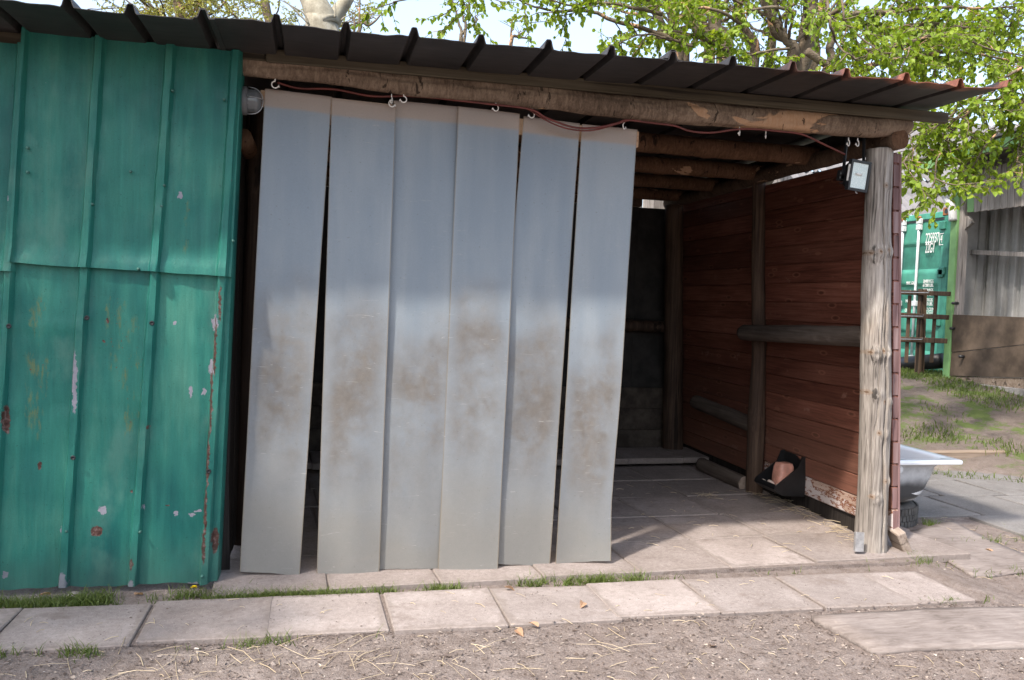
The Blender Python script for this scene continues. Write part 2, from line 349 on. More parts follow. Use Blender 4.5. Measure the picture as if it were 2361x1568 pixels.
def plankmat():
    g = wood('red_stained_plank', (.056, .018, .0115), (.128, .045, .030), (.195, .08, .055), 'Y', 85, rough=.55, bump=.3, spec=.2, rvar=.55, cracks=False)
    kn = g.n('TexVoronoi', Vector=g.map((9, 3.2, 9), rnd=True), Scale=1.0); k = g.step(kn.outputs[0], .13, .05)
    c = g.mix(g.math('MULTIPLY', k, .75), g.c, (.05, .016, .009)); k2 = g.math('MULTIPLY', g.step(kn.outputs[0], .19, .15), g.step(kn.outputs[0], .10, .14)); c = g.mix(g.math('MULTIPLY', k2, .35), c, (.30, .14, .09))
    wr = g.step(g.noise(7, 5, .7, g.map((1, .5, 1), (3, 3, 3), rnd=True)), .63, .70); c = g.mix(g.math('MULTIPLY', wr, .45), c, (.28, .165, .125))
    # cleaner at the top, dust lower down where the horses kick
    z = g.n('SeparateXYZ', Vector=g.P).outputs[2]; c = g.mix(g.math('MULTIPLY', g.step(z, 1.0, .2), .4), c, (.19, .105, .075))
    g.col(c); return g.m
M['plank'] = plankmat()
def bareplank():
    g = wood('worn_plank', (.2, .12, .085), (.34, .24, .19), (.46, .36, .31), 'Y', 50, bump=.3, rvar=.1, cracks=False)
    n_ = g.noise(5, 6, .75, g.map((1, .5, 1.4))); e = g.step(n_, .50, .52); c = g.mix(e, g.c, (.48, .43, .42))
    rim = g.math('MULTIPLY', g.step(n_, .47, .495), g.step(n_, .53, .505)); c = g.mix(rim, c, (.16, .05, .02)); g.col(c); return g.m
M['plank_worn'] = bareplank()
M['plank_end'] = wood('plank_end_wood', (.09, .045, .042), (.19, .115, .11), (.27, .19, .185), 'Z', 30, rvar=.35).m
M['fascia'] = wood('fascia_wood', (.03, .023, .015), (.068, .055, .036), (.11, .092, .064), 'X', 40, rvar=.3).m
M['batten'] = wood('batten_wood', (.30, .16, .09), (.5, .32, .2), (.6, .43, .3), 'X', 40, rvar=.1, cracks=False).m
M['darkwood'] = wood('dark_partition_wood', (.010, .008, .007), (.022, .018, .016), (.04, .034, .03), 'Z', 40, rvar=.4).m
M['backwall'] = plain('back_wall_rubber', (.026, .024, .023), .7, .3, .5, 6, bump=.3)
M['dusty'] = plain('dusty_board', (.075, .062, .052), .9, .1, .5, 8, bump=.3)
def roofmat():
    g = G('roof_metal', .55, .35)
    n1 = g.noise(30, 4, .6, g.map((.25, 1, 1))); n2 = g.noise(3, 4, .6)
    c = g.ramp(g.math('ADD', g.math('MULTIPLY', n1, .5), g.math('MULTIPLY', n2, .5)), [(.35, (.018, .016, .0155)), (.55, (.034, .030, .029)), (.75, (.06, .055, .053))])
    xyz = g.n('SeparateXYZ', Vector=g.P); x, y = xyz.outputs[0], xyz.outputs[1]
    edge = g.step(g.math('ADD', y, g.math('MULTIPLY', g.noise(5, 5, .7), .45)), -.20, -.29)
    right = g.step(g.math('ADD', x, g.math('MULTIPLY', n2, .6)), 2.2, 3.0)
    c = g.mix(g.math('MULTIPLY', edge, right), c, g.ramp(n1, [(.3, (.10, .032, .018)), (.7, (.26, .10, .06))]))
    fl = g.step(g.noise(9, 5, .75, g.map((.4, 2.2, 1), (2, 2, 2))), .70, .74); c = g.mix(g.math('MULTIPLY', fl, .5), c, (.24, .21, .19))
    g.col(c); g.bump(n1, .2, .004); return g.m
M['roof'] = roofmat()
M['roof_red'] = plain('rusty_red_roof', (.24, .085, .065), .6, .3, .5, 20)
M['galv'] = plain('galvanised_steel', (.42, .42, .43), .45, .5, .3, 30, metal=.6)
M['hook'] = plain('hook_white', (.72, .70, .66), .4, .5, .1)
M['black'] = plain('black_plastic', (.012, .012, .013), .38, .5, .3, 30)
M['blackmetal'] = plain('black_paint', (.016, .017, .02), .42, .5, .3, 30)
M['rubber'] = plain('tyre_rubber', (.09, .085, .08), .8, .3, .4, 20, bump=.3)
M['cable'] = plain('cable_rubber', (.13, .028, .022), .45, .4, .3)
M['salt'] = plain('pink_salt', (.52, .255, .19), .45, .5, .3, 18, bump=.4)
M['saltwhite'] = plain('white_salt', (.66, .56, .48), .6, .4, .25, 30)
def enamel():
    g = G('white_enamel', .16, .5); g.col((.78, .80, .82)); return g.m
M['enamel'] = enamel()
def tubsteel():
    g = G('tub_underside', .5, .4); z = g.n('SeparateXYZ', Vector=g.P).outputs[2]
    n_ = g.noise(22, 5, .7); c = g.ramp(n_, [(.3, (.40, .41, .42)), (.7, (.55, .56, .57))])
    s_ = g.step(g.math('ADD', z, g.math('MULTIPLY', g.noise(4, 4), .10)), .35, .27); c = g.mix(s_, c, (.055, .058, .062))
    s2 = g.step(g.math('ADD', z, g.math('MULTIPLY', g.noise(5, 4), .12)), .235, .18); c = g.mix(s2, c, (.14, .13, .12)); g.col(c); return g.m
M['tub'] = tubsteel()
M['glasslamp'] = plain('ribbed_glass', (.11, .115, .12), .15, .6, .1)
M['lampgrey'] = plain('lamp_grey', (.12, .12, .125), .5, .4, .3)
def floodglass():
    g = G('flood_glass', .06, .6); v = g.n('TexVoronoi', Vector=g.tc.outputs['Object'], Scale=150.0)
    g.col(g.mix(g.step(v.outputs[0], .25, .45), (.80, .86, .83), (.62, .72, .71))); return g.m
M['floodglass'] = floodglass()
def matmat():
    g = G('weathered_mat', .92, .12); n1 = g.noise(60, 5, .7, g.map((.16, 1, 1), rnd=True), .4); n2 = g.noise(3, 5, .65)
    f = g.math('ADD', g.math('MULTIPLY', n1, .55), g.math('MULTIPLY', n2, .45)); c = g.ramp(f, [(.36, (.12, .10, .09)), (.5, (.19, .162, .15)), (.64, (.25, .22, .205))])
    d = g.step(g.noise(9, 5, .7, g.map(loc=(3, 1, 0))), .58, .7); c = g.mix(g.math('MULTIPLY', d, .4), c, (.30, .26, .235)); g.col(c); g.bump(n1, .6, .004); return g.m
M['mat'] = matmat()
M['kerb'] = wood('kerb_timber', (.10, .07, .05), (.21, .16, .12), (.3, .24, .19), 'X', 40, rvar=.2).m
M['block'] = wood('offcut_timber', (.10, .075, .06), (.21, .165, .135), (.31, .26, .22), 'Y', 40, rvar=.1).m
M['cont'] = plain('container_green', (.07, .30, .22), .5, .4, .22, 4)
M['contdark'] = plain('container_dark_green', (.04, .20, .145), .5, .4, .3, 6)
M['white'] = plain('white_paint', (.78, .78, .76), .5, .4, .08)
M['rod'] = plain('lock_rod_grey', (.55, .58, .60), .4, .5, .15)
M['rust'] = plain('rust', (.27, .11, .05), .8, .2, .5, 20)
M['gasket'] = plain('rubber_seal', (.03, .035, .04), .6, .3, .3)
M['trim'] = plain('light_green_trim', (.17, .33, .13), .55, .35, .18, 5)
M['board'] = wood('grey_board', (.09, .08, .073), (.21, .19, .178), (.32, .295, .28), 'Z', 70, rvar=.35).m
M['ply'] = plain('brown_panel', (.105, .078, .058), .75, .2, .45, 4, bump=.2)
M['sheetgrey'] = plain('grey_corrugated_sheet', (.29, .285, .275), .55, .3, .2, 4)
M['fibre'] = plain('fibre_cement', (.165, .16, .165), .85, .2, .3, 3, bump=.2)
M['pvc'] = plain('pvc_pipe', (.46, .47, .48), .4, .4, .1)
M['slat'] = wood('fence_slat', (.025, .016, .01), (.06, .038, .024), (.105, .07, .045), 'Z', 40, rvar=.4).m
M['pipe'] = plain('black_pipe', (.02, .02, .022), .4, .5, .2)
M['trunk'] = bark('trunk_bark', 'Z', (.05, .038, .028), (.11, .085, .06), (.17, .14, .10), (.23, .20, .15))
def smoothbark():
    g = G('smooth_bark', .8, .2); n_ = g.noise(7, 5, .65, g.map((1, 1, .6)))
    n2 = g.noise(40, 4, .7)
    c = g.ramp(g.math('ADD', g.math('MULTIPLY', n_, .7), g.math('MULTIPLY', n2, .3)), [(.35, (.15, .13, .095)), (.55, (.29, .27, .21)), (.7, (.42, .41, .36))])
    g.col(c); g.bump(n2, .3, .01); return g.m
M['smoothbark'] = smoothbark()
def leafmat(name, c1, c2, t=.45):
    g = G(name, .45, .35); n_ = g.noise(1.3, 2, .5, g.n('NewGeometry').outputs[0] if False else g.P)
    r_ = g.n('NewGeometry').outputs['Random Per Island'] if 'Random Per Island' in g.n('NewGeometry').outputs else g.rnd
    f = g.math('ADD', g.math('MULTIPLY', r_, .6), g.math('MULTIPLY', g.rnd, .4)); c = g.mix(f, c1, c2); g.col(c)
    tl = g.n('BsdfTranslucent', Color=g.mix(1.0, c, (1.35, 1.25, .6), 'MULTIPLY')); m = g.n('MixShader', Fac=t)
    g.nt.links.new(g.b.outputs[0], m.inputs[1]); g.nt.links.new(tl.outputs[0], m.inputs[2]); g.nt.links.new(m.outputs[0], g.out.inputs[0]); return g.m
M['leaf'] = leafmat('spring_leaf', (.075, .16, .010), (.29, .385, .036), .5)
M['leaf_y'] = leafmat('budding_leaf', (.24, .27, .06), (.40, .40, .12))
M['grass'] = leafmat('grass_blade', (.045, .088, .012), (.15, .185, .05), .3)
M['straw'] = leafmat('straw', (.36, .28, .18), (.58, .49, .36), .15)
M['screw'] = plain('painted_screw', (.06, .16, .13), .5, .4, .4)
M['dryleaf'] = leafmat('dry_leaf', (.32, .17, .10), (.45, .30, .20), .2)
def litter():
    g = G('litter', .95, .1); r_ = g.n('NewGeometry').outputs['Random Per Island']
    g.col(g.ramp(r_, [(0, (.07, .052, .043)), (.4, (.15, .12, .105)), (.85, (.23, .195, .175)), (.97, (.30, .25, .21)), (1, (.45, .42, .38))])); return g.m
M['clod'] = litter()
M['stone'] = plain('pale_stone', (.32, .28, .25), .85, .2, .3, 20, bump=.4)
M['yellow'] = plain('yellow_petals', (.75, .55, .01), .6, .2, .1)
M['brick'] = plain('roof_tile', (.42, .17, .10), .8, .2, .3, 8)

# ================================================================== setting
def gz(x, y):
    s = x*.65+y*.76
    z = -.012+.60*sstep(5.5, 9.4, s)
    z += -.045*sstep(3.25, 3.7, x)*(1-sstep(4.6, 6.0, s))
    z -= .03*sstep(4.35, 4.6, x)*(1-sstep(7.0, 7.3, x))*sstep(.55, .8, y)*(1-sstep(2.5, 2.65, y))
    inside = sstep(-.75, -.66, y)*(1-sstep(3.25, 3.35, x))*(1-sstep(3.4, 3.6, y))
    z -= .016*inside
    return z
def ground_z(x, y):
    near = 1-sstep(6, 14, abs(x)+abs(y))
    ins = sstep(-.74, -.68, y)*(1-sstep(3.2, 3.3, x))*(1-sstep(3.4, 3.6, y))
    return gz(x, y)+near*(1-.75*ins)*(.010*fbm(x*2.3, y*2.3, 1.7, 4)+.006*fbm(x*17, y*17, .3, 3))
def build_ground():
    def axis(lo, hi, step, far, n):
        a = [lo+i*step for i in range(int((hi-lo)/step)+1)]
        return a
    xs = [-400, -150, -60, -30, -15, -8, -5, -3.5, -2.6]+[-2.2+i*.024 for i in range(270)]+[4.4+i*.08 for i in range(90)]+[11.8, 13, 15, 18, 22, 30, 45, 80, 160, 420]
    ys = [-400, -150, -60, -25, -12, -7, -5, -4, -3.2, -2.6, -2.2]+[-1.9+i*.022 for i in range(62)]+[-.5+i*.07 for i in range(130)]+[8.9, 10, 12, 15, 20, 28, 45, 80, 160, 420]
    n = len(xs); V = [(x, y, ground_z(x, y)) for y in ys for x in xs]
    F = [(j*n+i, j*n+i+1, (j+1)*n+i+1, (j+1)*n+i) for j in range(len(ys)-1) for i in range(n-1)]
    m = MB(); m.v = V; m.f = F
    return tag(m.build('ground', M['soil'], smooth=True), kind='structure')
build_ground()

def slab_mesh(name, dx, dy, th, seed):
    r = random.Random(seed); m = MB(); nx = 6
    j = lambda: r.uniform(-.009, .009)
    c = [(-dx/2+j(), -dy/2+j(), -th), (dx/2+j(), -dy/2+j(), -th), (dx/2+j(), dy/2+j(), -th), (-dx/2+j(), dy/2+j(), -th)]
    c += [(x+j()*.5, y+j()*.5, 0) for x, y, _ in c]
    m.hexa(c); me = m.mesh(name)
    bm = bmesh.new(); bm.from_mesh(me); bmesh.ops.bevel(bm, geom=list(bm.edges), offset=.005, segments=1, affect='EDGES'); bm.to_mesh(me); bm.free()
    return me
# front row of paving slabs
bed = MB().box((-2.4, -.705, -.09), (3.24, -.255, -.010)).build('pavement', M['soil']); tag(bed, kind='structure')
SM = [slab_mesh('paving_slab', .499, .455, .05, k) for k in range(4)]
for me in SM: me.materials.append(M['slab'])
for k in range(12):
    x = -2.405+.5*k+.002
    o = link('slab', SM[k % 4], bed); x += .015*math.sin(k*2.1)
    if k == 11: o.scale = (.72, 1, 1); x -= .07
    o.location = (x, -.485+.012*math.sin(k*1.7), .002*math.sin(k*3.3)+.001); o.rotation_euler = (R(rng.uniform(-.3, .3)), R(rng.uniform(-.25, .25)), R(rng.uniform(-.6, .6)))
# shed floor, laid at a slight angle to the row
fl = MB().box((-.42, -.10, -.10), (3.36, 3.22, -.008)).build('floor', M['soil']); tag(fl, kind='structure')
FM = [slab_mesh('floor_slab', .518, .518, .05, 10+k) for k in range(4)]
for me in FM: me.materials.append(M['slab_floor'])
ang = R(2.6); ca, sa = math.cos(ang), math.sin(ang)
for j in range(6):
    for i in range(8):
        lx = -.42+.527*(i+.5)+(.0 if j % 2 == 0 else .03); ly = .527*(j+.5)
        x = lx*ca-ly*sa; y = -.185+lx*sa+ly*ca
        if x > 3.55 or x < -.6 or y > 3.25: continue
        o = link('slab', FM[(i*3+j) % 4], fl); zr = .0+(.075 if j >= 5 else 0)
        if x > 3.1 and j == 0: zr -= .0
        o.location = (x, y, zr+rng.uniform(-.004, .004)); o.rotation_euler = (R(rng.uniform(-.4, .4)), R(rng.uniform(-.4, .4)), ang+R(rng.uniform(-.6, .6)))
# slab path behind the bathtub
pth = MB().box((4.4, .4, -.16), (7.2, 2.62, -.060)).build('path', M['soil']); tag(pth, kind='structure')
PM = [slab_mesh('path_slab', .585, .585, .05, 20+k) for k in range(3)]
for me in PM: me.materials.append(M['slab_dark'])
for j in range(4):
    for i in range(5):
        x = 4.30+.6*i+.16*j; y = .66+.6*j-.02*i
        if y < 1.0 and x < 4.85: continue
        o = link('slab', PM[(i+j) % 3], pth); o.location = (x, y, -.042+rng.uniform(-.004, .004)); o.rotation_euler = (R(rng.uniform(-.5, .5)), R(rng.uniform(-.5, .5)), R(rng.uniform(-1.5, 1.5)))
# rough grey mats on the ground to the right
def matsheet(label, corners, th=.03, seed=0):
    n = 14; m = MB(); a, b, c, d = [Vector(q) for q in corners]
    def fn(u, v):
        p = a.lerp(b, u).lerp(d.lerp(c, u), v); e = .012*nz(u*9+seed, v*9)*(1 if u in (0, 1) or v in (0, 1) else 0)
        return (p.x+e, p.y+e, max(p.z, ground_z(p.x, p.y)+.012)+.003*nz(p.x*2, p.y*2, seed)-.006)
    m.grid(fn, n, n); o = m.build('ground_mat', M['mat'], solid=th)
    for p in o.data.polygons: p.use_smooth = True
    return tag(o, label, 'mat', 'grey mats on the ground')
A = lambda p, z: atZ(*p, z)
matsheet('large grey weathered mat in the front right corner beyond the slab row', [A(z8(1060, 700), -.03), A(z8(1430, 905), -.03), A((2700, 1500), -.03), A((2700, 1395), -.03)], .035, 1)
matsheet('grey weathered mat lying beside the wooden offcut right of the post', [A(z5(600, 1300), -.08), A(z5(1180, 1610), -.06), A(z5(1900, 1560), -.06), A(z5(1000, 1195), -.09)], .02, 5)
# kerb timbers
for (a, b, lab) in (((5.55, 2.78), (6.68, 2.80), 'weathered kerb timber at the foot of the grass bank behind the bathtub'), ((6.78, 2.83), (8.3, 2.62), 'weathered kerb timber at the right picture edge below the bank')):
    m = MB(); z0 = -.12; p0, p1 = Vector((*a, 0)), Vector((*b, 0)); d = (p1-p0).normalized(); n_ = Vector((-d.y, d.x, 0))*.05
    c = [p0-n_, p1-n_, p1+n_, p0+n_]
    m.hexa([(q.x, q.y, z0) for q in c]+[(q.x, q.y, .09) for q in c]); tag(m.build('kerb_timber', M['kerb'], bevel=.012), lab, 'timber', 'kerb timbers')

# ================================================================== stable shed
shed = thing('open_stable', 'open fronted stable shed with green sheet metal cladding and dark metal roof', 'shed', (1.4, 1.5, 0))
# ---- green cladding
RIBT = [-1.84, -1.545, -1.246, -.941, -.649, -.371]; RIBB = [-1.96, -1.665, -1.36, -1.061, -.771, -.461]
def ribx(i, z): return lerp(RIBB[i], RIBT[i], z/2.47)
def bell(d, w):
    d = abs(d)/w
    return 0 if d >= 1 else (1 if d < .35 else .5+.5*math.cos(math.pi*(d-.35)/.65))
def green_sheet(x0t, x0b, x1t, x1b, z0, z1, y0, ret, seed, label, lapbulge=0, crump=.0):
    nu, nv = 230, 54; m = MB()
    def fn(u, v):
        zt = z0+(z1-z0)*v
        e0 = lerp(x0b, x0t, zt/2.47); e1 = lerp(x1b, x1t, zt/2.47)
        if ret and u > .9:
            k = (u-.9)/.1; x = e1+.012*math.sin(k*math.pi/2)-.008*k; y = y0+.006+.13*k*k*.9+.02*k
        else:
            x = lerp(e0, e1, u/(.9 if ret else 1)); y = y0
        h = 0
        for i in range(6):
            d = x-ribx(i, zt); hh = min(1, 1.25*bell(d, .026+.004*nz(zt*3, i)))
            dent = 1-.55*max(0, nz(zt*4.1+i*7.3, seed)-.25)*2
            h = max(h, hh*.034*dent)
        k2 = 1 if not (ret and u > .9) else 1-(u-.9)/.1
        y -= h*k2
        y += .007*fbm(x*3+seed, zt*2.2, seed, 3)+.003*fbm(x*14, zt*6, seed, 2)
        if lapbulge: y -= lapbulge*math.exp(-((zt-z0)/.05)**2)
        if crump: y += crump*fbm(x*7, zt*13, 4, 3)*math.exp(-((zt-.80)/.07)**2)-crump*1.2*math.exp(-((zt-1.155+.03*x)/.012)**2)*(x < ribx(3, zt)+.02)
        zz_ = zt+(.008*nz(x*6, seed) if v in (0, 1) else 0)
        if v == 0 and z0 < .2: zz_ += .012*nz(x*9, 3)
        if v == 0 and z0 > 1: zz_ += -.02*(x+.9)
        return (x, y, zz_)
    m.grid(fn, nu, nv); o = m.build('metal_sheet', M['green'], shed, True, solid=.0025); o['label'] = label; return o
gsL1 = green_sheet(-1.245, -1.345, -.347, -.405, .006, 1.52, -.035, True, 2, 'lower green metal sheet beside the opening, chipped with rust bleeding', crump=.006)
gsU1 = green_sheet(-1.245, -1.345, -.347, -.405, 1.447, 2.462, -.047, True, 5, 'upper green metal sheet beside the opening', lapbulge=.02)
green_sheet(-2.5, -2.6, -1.225, -1.325, .006, 1.50, -.028, False, 8, 'lower green metal sheet at the left edge')
green_sheet(-2.5, -2.6, -1.225, -1.325, 1.41, 2.40, -.038, False, 11, 'upper green metal sheet at the left edge', lapbulge=.016)
for (px, py, o) in ((62, 340, gsU1), (62, 396, gsU1), (300, 395, gsU1), (397, 208, gsU1), (378, 427, gsU1), (318, 620, gsU1), (212, 470, gsU1), (372, 475, gsU1), (532, 415, gsU1), (537, 555, gsU1), (152, 1226, gsL1), (322, 1228, gsL1), (465, 1330, gsL1), (535, 228, gsU1), (516, 228, gsU1)):
    p = atY(px, py, -.082)
    m = MB().lathe((p.x, p.y+.006, p.z), [(.0001, -.005), (.004, -.0045), (.006, -.002), (.0065, .012)], 10, 'y'); m.build('screw', M['screw'], o, True)
for (px, py) in ((200, 733), (350, 745), (168, 1056), (481, 1087), (20, 752)):      # torn screw holes: dark dented rings
    p = atY(px, py, -.079); o = gsL1
    m = MB().lathe((p.x, p.y, p.z), [(.0001, .002), (.006, .002), (.0075, -.003), (.011, .003)], 12, 'y'); m.build('screw_hole', M['blackmetal'], o, True)
# framing behind the cladding top
m = MB().hexa([(-2.5, -.01, 2.40), (-.36, -.01, 2.40), (-.36, .03, 2.40), (-2.5, .03, 2.40), (-2.5, -.01, 2.47), (-.36, -.01, 2.475), (-.36, .03, 2.475), (-2.5, .03, 2.47)]); m.build('top_plate', M['fascia'], shed, bevel=.004)
# ---- roof
RX = [-2.45, -2.15, -1.85, -1.55, -1.25, -.959, -.733, -.461, -.177, .102, .386, .676, .978, 1.271, 1.567, 1.865, 2.175, 2.47, 2.795, 3.105, 3.405]
def roof_sheet(i0, i1, dz, seed, label):
    xa = RX[i0]-.045; xb = RX[i1]+(.045 if i1 < len(RX)-1 else .012); nu = (i1-i0)*56; nv = 24; m = MB()
    def fn(u, v):
        x = lerp(xa, xb, u); ye = -.5-.012*nz(x*2.2, seed)
        y = lerp(ye, 3.45, v**1.7)
        z = 2.462+.017*x*(1 if x > 0 else .3)+dz-.012*max(0, y)
        h = max(bell(x-q, .024) for q in RX[i0:i1+1])
        e = math.exp(-(y+.5)/.12)
        z += h*.040*(1+.25*e*nz(x*1.3, 9))+e*(.010*nz(x*5+seed, 1)+.005*nz(x*17, seed))+.004*fbm(x*3, y*2, seed, 2)
        if i1 == len(RX)-1 and x > 3.25: z += .02*sstep(3.25, 3.42, x)
        if x < -.5: z += -.012*e+.012*nz(x*3.1, 2)*e
        return (x, y, z)
    m.grid(fn, nu, nv); o = m.build('roof_sheet', M['roof'], shed, True, solid=.003); o['label'] = label
    o.data.materials.append(M['roof_red']); return o
roof_sheet(0, 7, .0, 1, 'dark roof sheet over the green cladding'); roof_sheet(7, 14, .006, 4, 'dark ribbed roof sheet over the curtain'); roof_sheet(14, 20, .012, 7, 'rust edged roof sheet at the right corner')
# ---- fascia boards
def facehex(name, tl, tr, br, bl, y, dep, mat, parent=shed, bevel=.004):
    a, b, c, d = [atY(*q, y) for q in (bl, br, tr, tl)]; k = Vector((0, dep, 0))
    return MB().hexa([a, b, b+k, a+k, d, c, c+k, d+k]).build(name, mat, parent, bevel=bevel)
facehex('eaves_board', (520, 106), (612, 113), (612, 141), (520, 132), -.03, .026, M['fascia'])
facehex('eaves_board', (613, 110), (2190, 260), (2186, 284), (613, 141), -.045, .03, M['fascia'])
# ---- round timbers
def logmesh(pts, rad, seed, amp=.05, seg=28, rings=70, knots=(), cracks=(), step_amp=.0, end=.0):
    pts = [Vector(p) for p in pts]; rr = rad if isinstance(rad, (list, tuple)) else [rad]*len(pts); m = MB()
    L = [0]
    for a, b in zip(pts, pts[1:]): L.append(L[-1]+(b-a).length)
    T = L[-1]; ax = (pts[-1]-pts[0]).normalized(); ref = Vector((0, 0, 1)) if abs(ax.z) < .8 else Vector((0, -1, 0))
    nx = (ref-ax*ref.dot(ax)).normalized(); ny = ax.cross(nx)
    def at(t):
        s = t*T
        for i in range(len(L)-1):
            if s <= L[i+1] or i == len(L)-2:
                k = (s-L[i])/(L[i+1]-L[i]); return pts[i].lerp(pts[i+1], k), lerp(rr[i], rr[i+1], k)
    def fn(u, v):
        c, r = at(v); a = 2*math.pi*u; s = v*T
        k = 1+amp*fbm(math.cos(a)*1.1+seed, math.sin(a)*1.1, s*3.0, 3)+amp*.5*nz(s*9, seed, a)
        for (kt, ka, ks, kh) in knots:
            da = (a-ka+math.pi) % (2*math.pi)-math.pi; d2 = ((s-kt)/ks)**2+(da*r/ks)**2
            if d2 < 6: k += kh/r*math.exp(-d2)*(1-.75*math.exp(-d2*9))
        for (ca_, t0, t1, wd, dp, wob) in cracks:
            if t0 < v < t1:
                da = (a-(ca_+wob*nz(s*2.3, ca_)+wob*.4*nz(s*11, ca_))+math.pi) % (2*math.pi)-math.pi
                e = min(1, (v-t0)/.06, (t1-v)/.06); k -= dp/r*e*math.exp(-(da*r/wd)**2)
        return c+(nx*math.cos(a)+ny*math.sin(a))*r*k+(ax*(end*nz(a*2, seed) if v in (0, 1) else 0))
    m.grid(fn, seg, rings, True); n = len(m.v)
    m.f.append(tuple(range(seg-1, -1, -1))); m.f.append(tuple(range(n-seg, n))); return m
def addmat_ends(o, mat, n=2):
    o.data.materials.append(mat)
    for p in o.data.polygons:
        if len(p.vertices) > 8: p.material_index = len(o.data.materials)-1; p.use_smooth = False
front_beam = logmesh([atY(x, y, .025) for x, y in ((540, 148), (700, 162), (912, 190), (1273, 226), (1484, 252), (1790, 276), (2015, 294), (2092, 290))], [.050, .052, .055, .060, .062, .060, .060, .052], 3, .12, 40, 300,
    knots=[(1.05, 1.9, .03, .012), (1.45, 1.7, .02, .01), (1.62, 1.5, .025, .012), (2.3, 2.0, .03, .008), (2.75, 1.6, .02, .01), (2.9, 2.2, .02, .008)], cracks=[(1.62, .0, .42, .004, .012, .5), (1.2, .3, .7, .004, .008, .4), (1.9, .5, 1., .004, .008, .4)], end=.01).build('front_beam', M['bark_x'], shed, True)
addmat_ends(front_beam, M['endgrain'])
WX = lambda y, z: 3.342-.062*z+.022*y          # inner face of the side wall
side = logmesh([(WX(.0, 2.37)-.05, -.02, 2.352), (WX(1, 2.37)-.05, 1.1, 2.362), (WX(3.2, 2.37)-.05, 3.3, 2.34)], [.055, .052, .05], 6, .06, 22, 80, end=.004).build('side_beam', M['bark_y'], shed, True); addmat_ends(side, M['rafter'])
for k, (y, xr, z, rr_) in enumerate(((.86, 3.20, 2.398, .062), (1.58, 3.22, 2.39, .06), (2.28, 3.2, 2.385, .055), (2.95, 3.25, 2.372, .05))):
    p = logmesh([(-.5, y, z+.005), (1.3, y+.03*nz(k), z-.008), (xr, y, z)], [rr_*.9, rr_, rr_*.95], 20+k, .08, 22, 110, end=.006, knots=[(2.9, 3.6, .04, .012), (3.3, 2.6, .03, .01)]).build('purlin', M['rafter'], shed, True); addmat_ends(p, M['rafter'])
# front corner post, cracked and knotty
pt = [(3.215, .125, -.005), (3.205, .12, .35), (3.185, .115, .9), (3.155, .108, 1.25), (3.13, .1, 1.6), (3.11, .092, 1.95), (3.095, .085, 2.31)]
F_ = -math.pi/2
def PA(d): return math.pi/2*0+d
post = logmesh(pt, [.092, .084, .086, .082, .080, .070, .071], 41, .035, 150, 230,
    knots=[(.33, -.35, .030, .014), (.70, .05, .028, .014), (.42, .75, .02, .01), (.93, -.55, .03, .016), (1.16, -.55, .04, .022), (1.17, .25, .03, .018), (.88, .5, .022, .012), (1.72, -.7, .04, .022), (1.73, -.15, .022, .012), (1.74, .55, .03, .016), (2.1, .3, .02, .008)],
    cracks=[(.12, .0, .64, .006, .055, .22), (-.15, .45, .98, .003, .022, .2), (-.5, .25, .6, .0028, .014, .3), (.6, .1, .4, .0028, .014, .25), (.35, .62, .99, .003, .02, .2), (-.75, .1, .35, .0028, .012, .2)], end=.008).build('corner_post', M['post'], shed, True); addmat_ends(post, M['endgrain'])
a = atY(*z5(235, 1235), .03); b = atY(*z5(285, 1390), .03)
MB().hexa([(a.x, .034, b.z), (b.x, .022, b.z), (b.x, .03, b.z), (a.x, .05, b.z), (a.x, .034, a.z), (b.x, .022, a.z), (b.x, .03, a.z), (a.x, .05, a.z)]).build('metal_bracket', M['galv'], post)
# inner posts
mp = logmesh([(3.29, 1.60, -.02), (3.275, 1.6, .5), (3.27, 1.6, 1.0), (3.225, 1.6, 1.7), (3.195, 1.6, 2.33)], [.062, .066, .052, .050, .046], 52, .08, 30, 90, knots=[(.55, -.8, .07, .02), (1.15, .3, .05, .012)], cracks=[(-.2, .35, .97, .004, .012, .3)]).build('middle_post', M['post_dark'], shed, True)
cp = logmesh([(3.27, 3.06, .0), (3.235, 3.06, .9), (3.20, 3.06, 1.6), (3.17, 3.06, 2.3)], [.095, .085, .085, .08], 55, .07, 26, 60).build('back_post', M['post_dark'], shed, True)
# rails fixed to the posts
rl = logmesh([(3.155, .16, 1.243), (3.175, .9, 1.225), (3.20, 1.72, 1.20)], [.062, .062, .058], 60, .05, 30, 70, knots=[(.5, 4.4, .02, .008), (.35, 4.2, .02, .008)], cracks=[(5.1, .0, .9, .004, .012, .2), (4.4, .0, .5, .003, .008, .3)]).build('kick_rail', M['rail_log'], shed, True); addmat_ends(rl, M['endgrain'])
ll = logmesh([(3.27, 1.60, .50), (3.285, 2.66, .555)], [.062, .058], 63, .07, 22, 40).build('kick_rail', M['old_log'], shed, True); addmat_ends(ll, M['endgrain'])
br = logmesh([(1.9, 3.16, 1.195), (3.15, 3.12, 1.19)], .055, 66, .05, 18, 30).build('back_rail', M['post_dark'], shed, True)
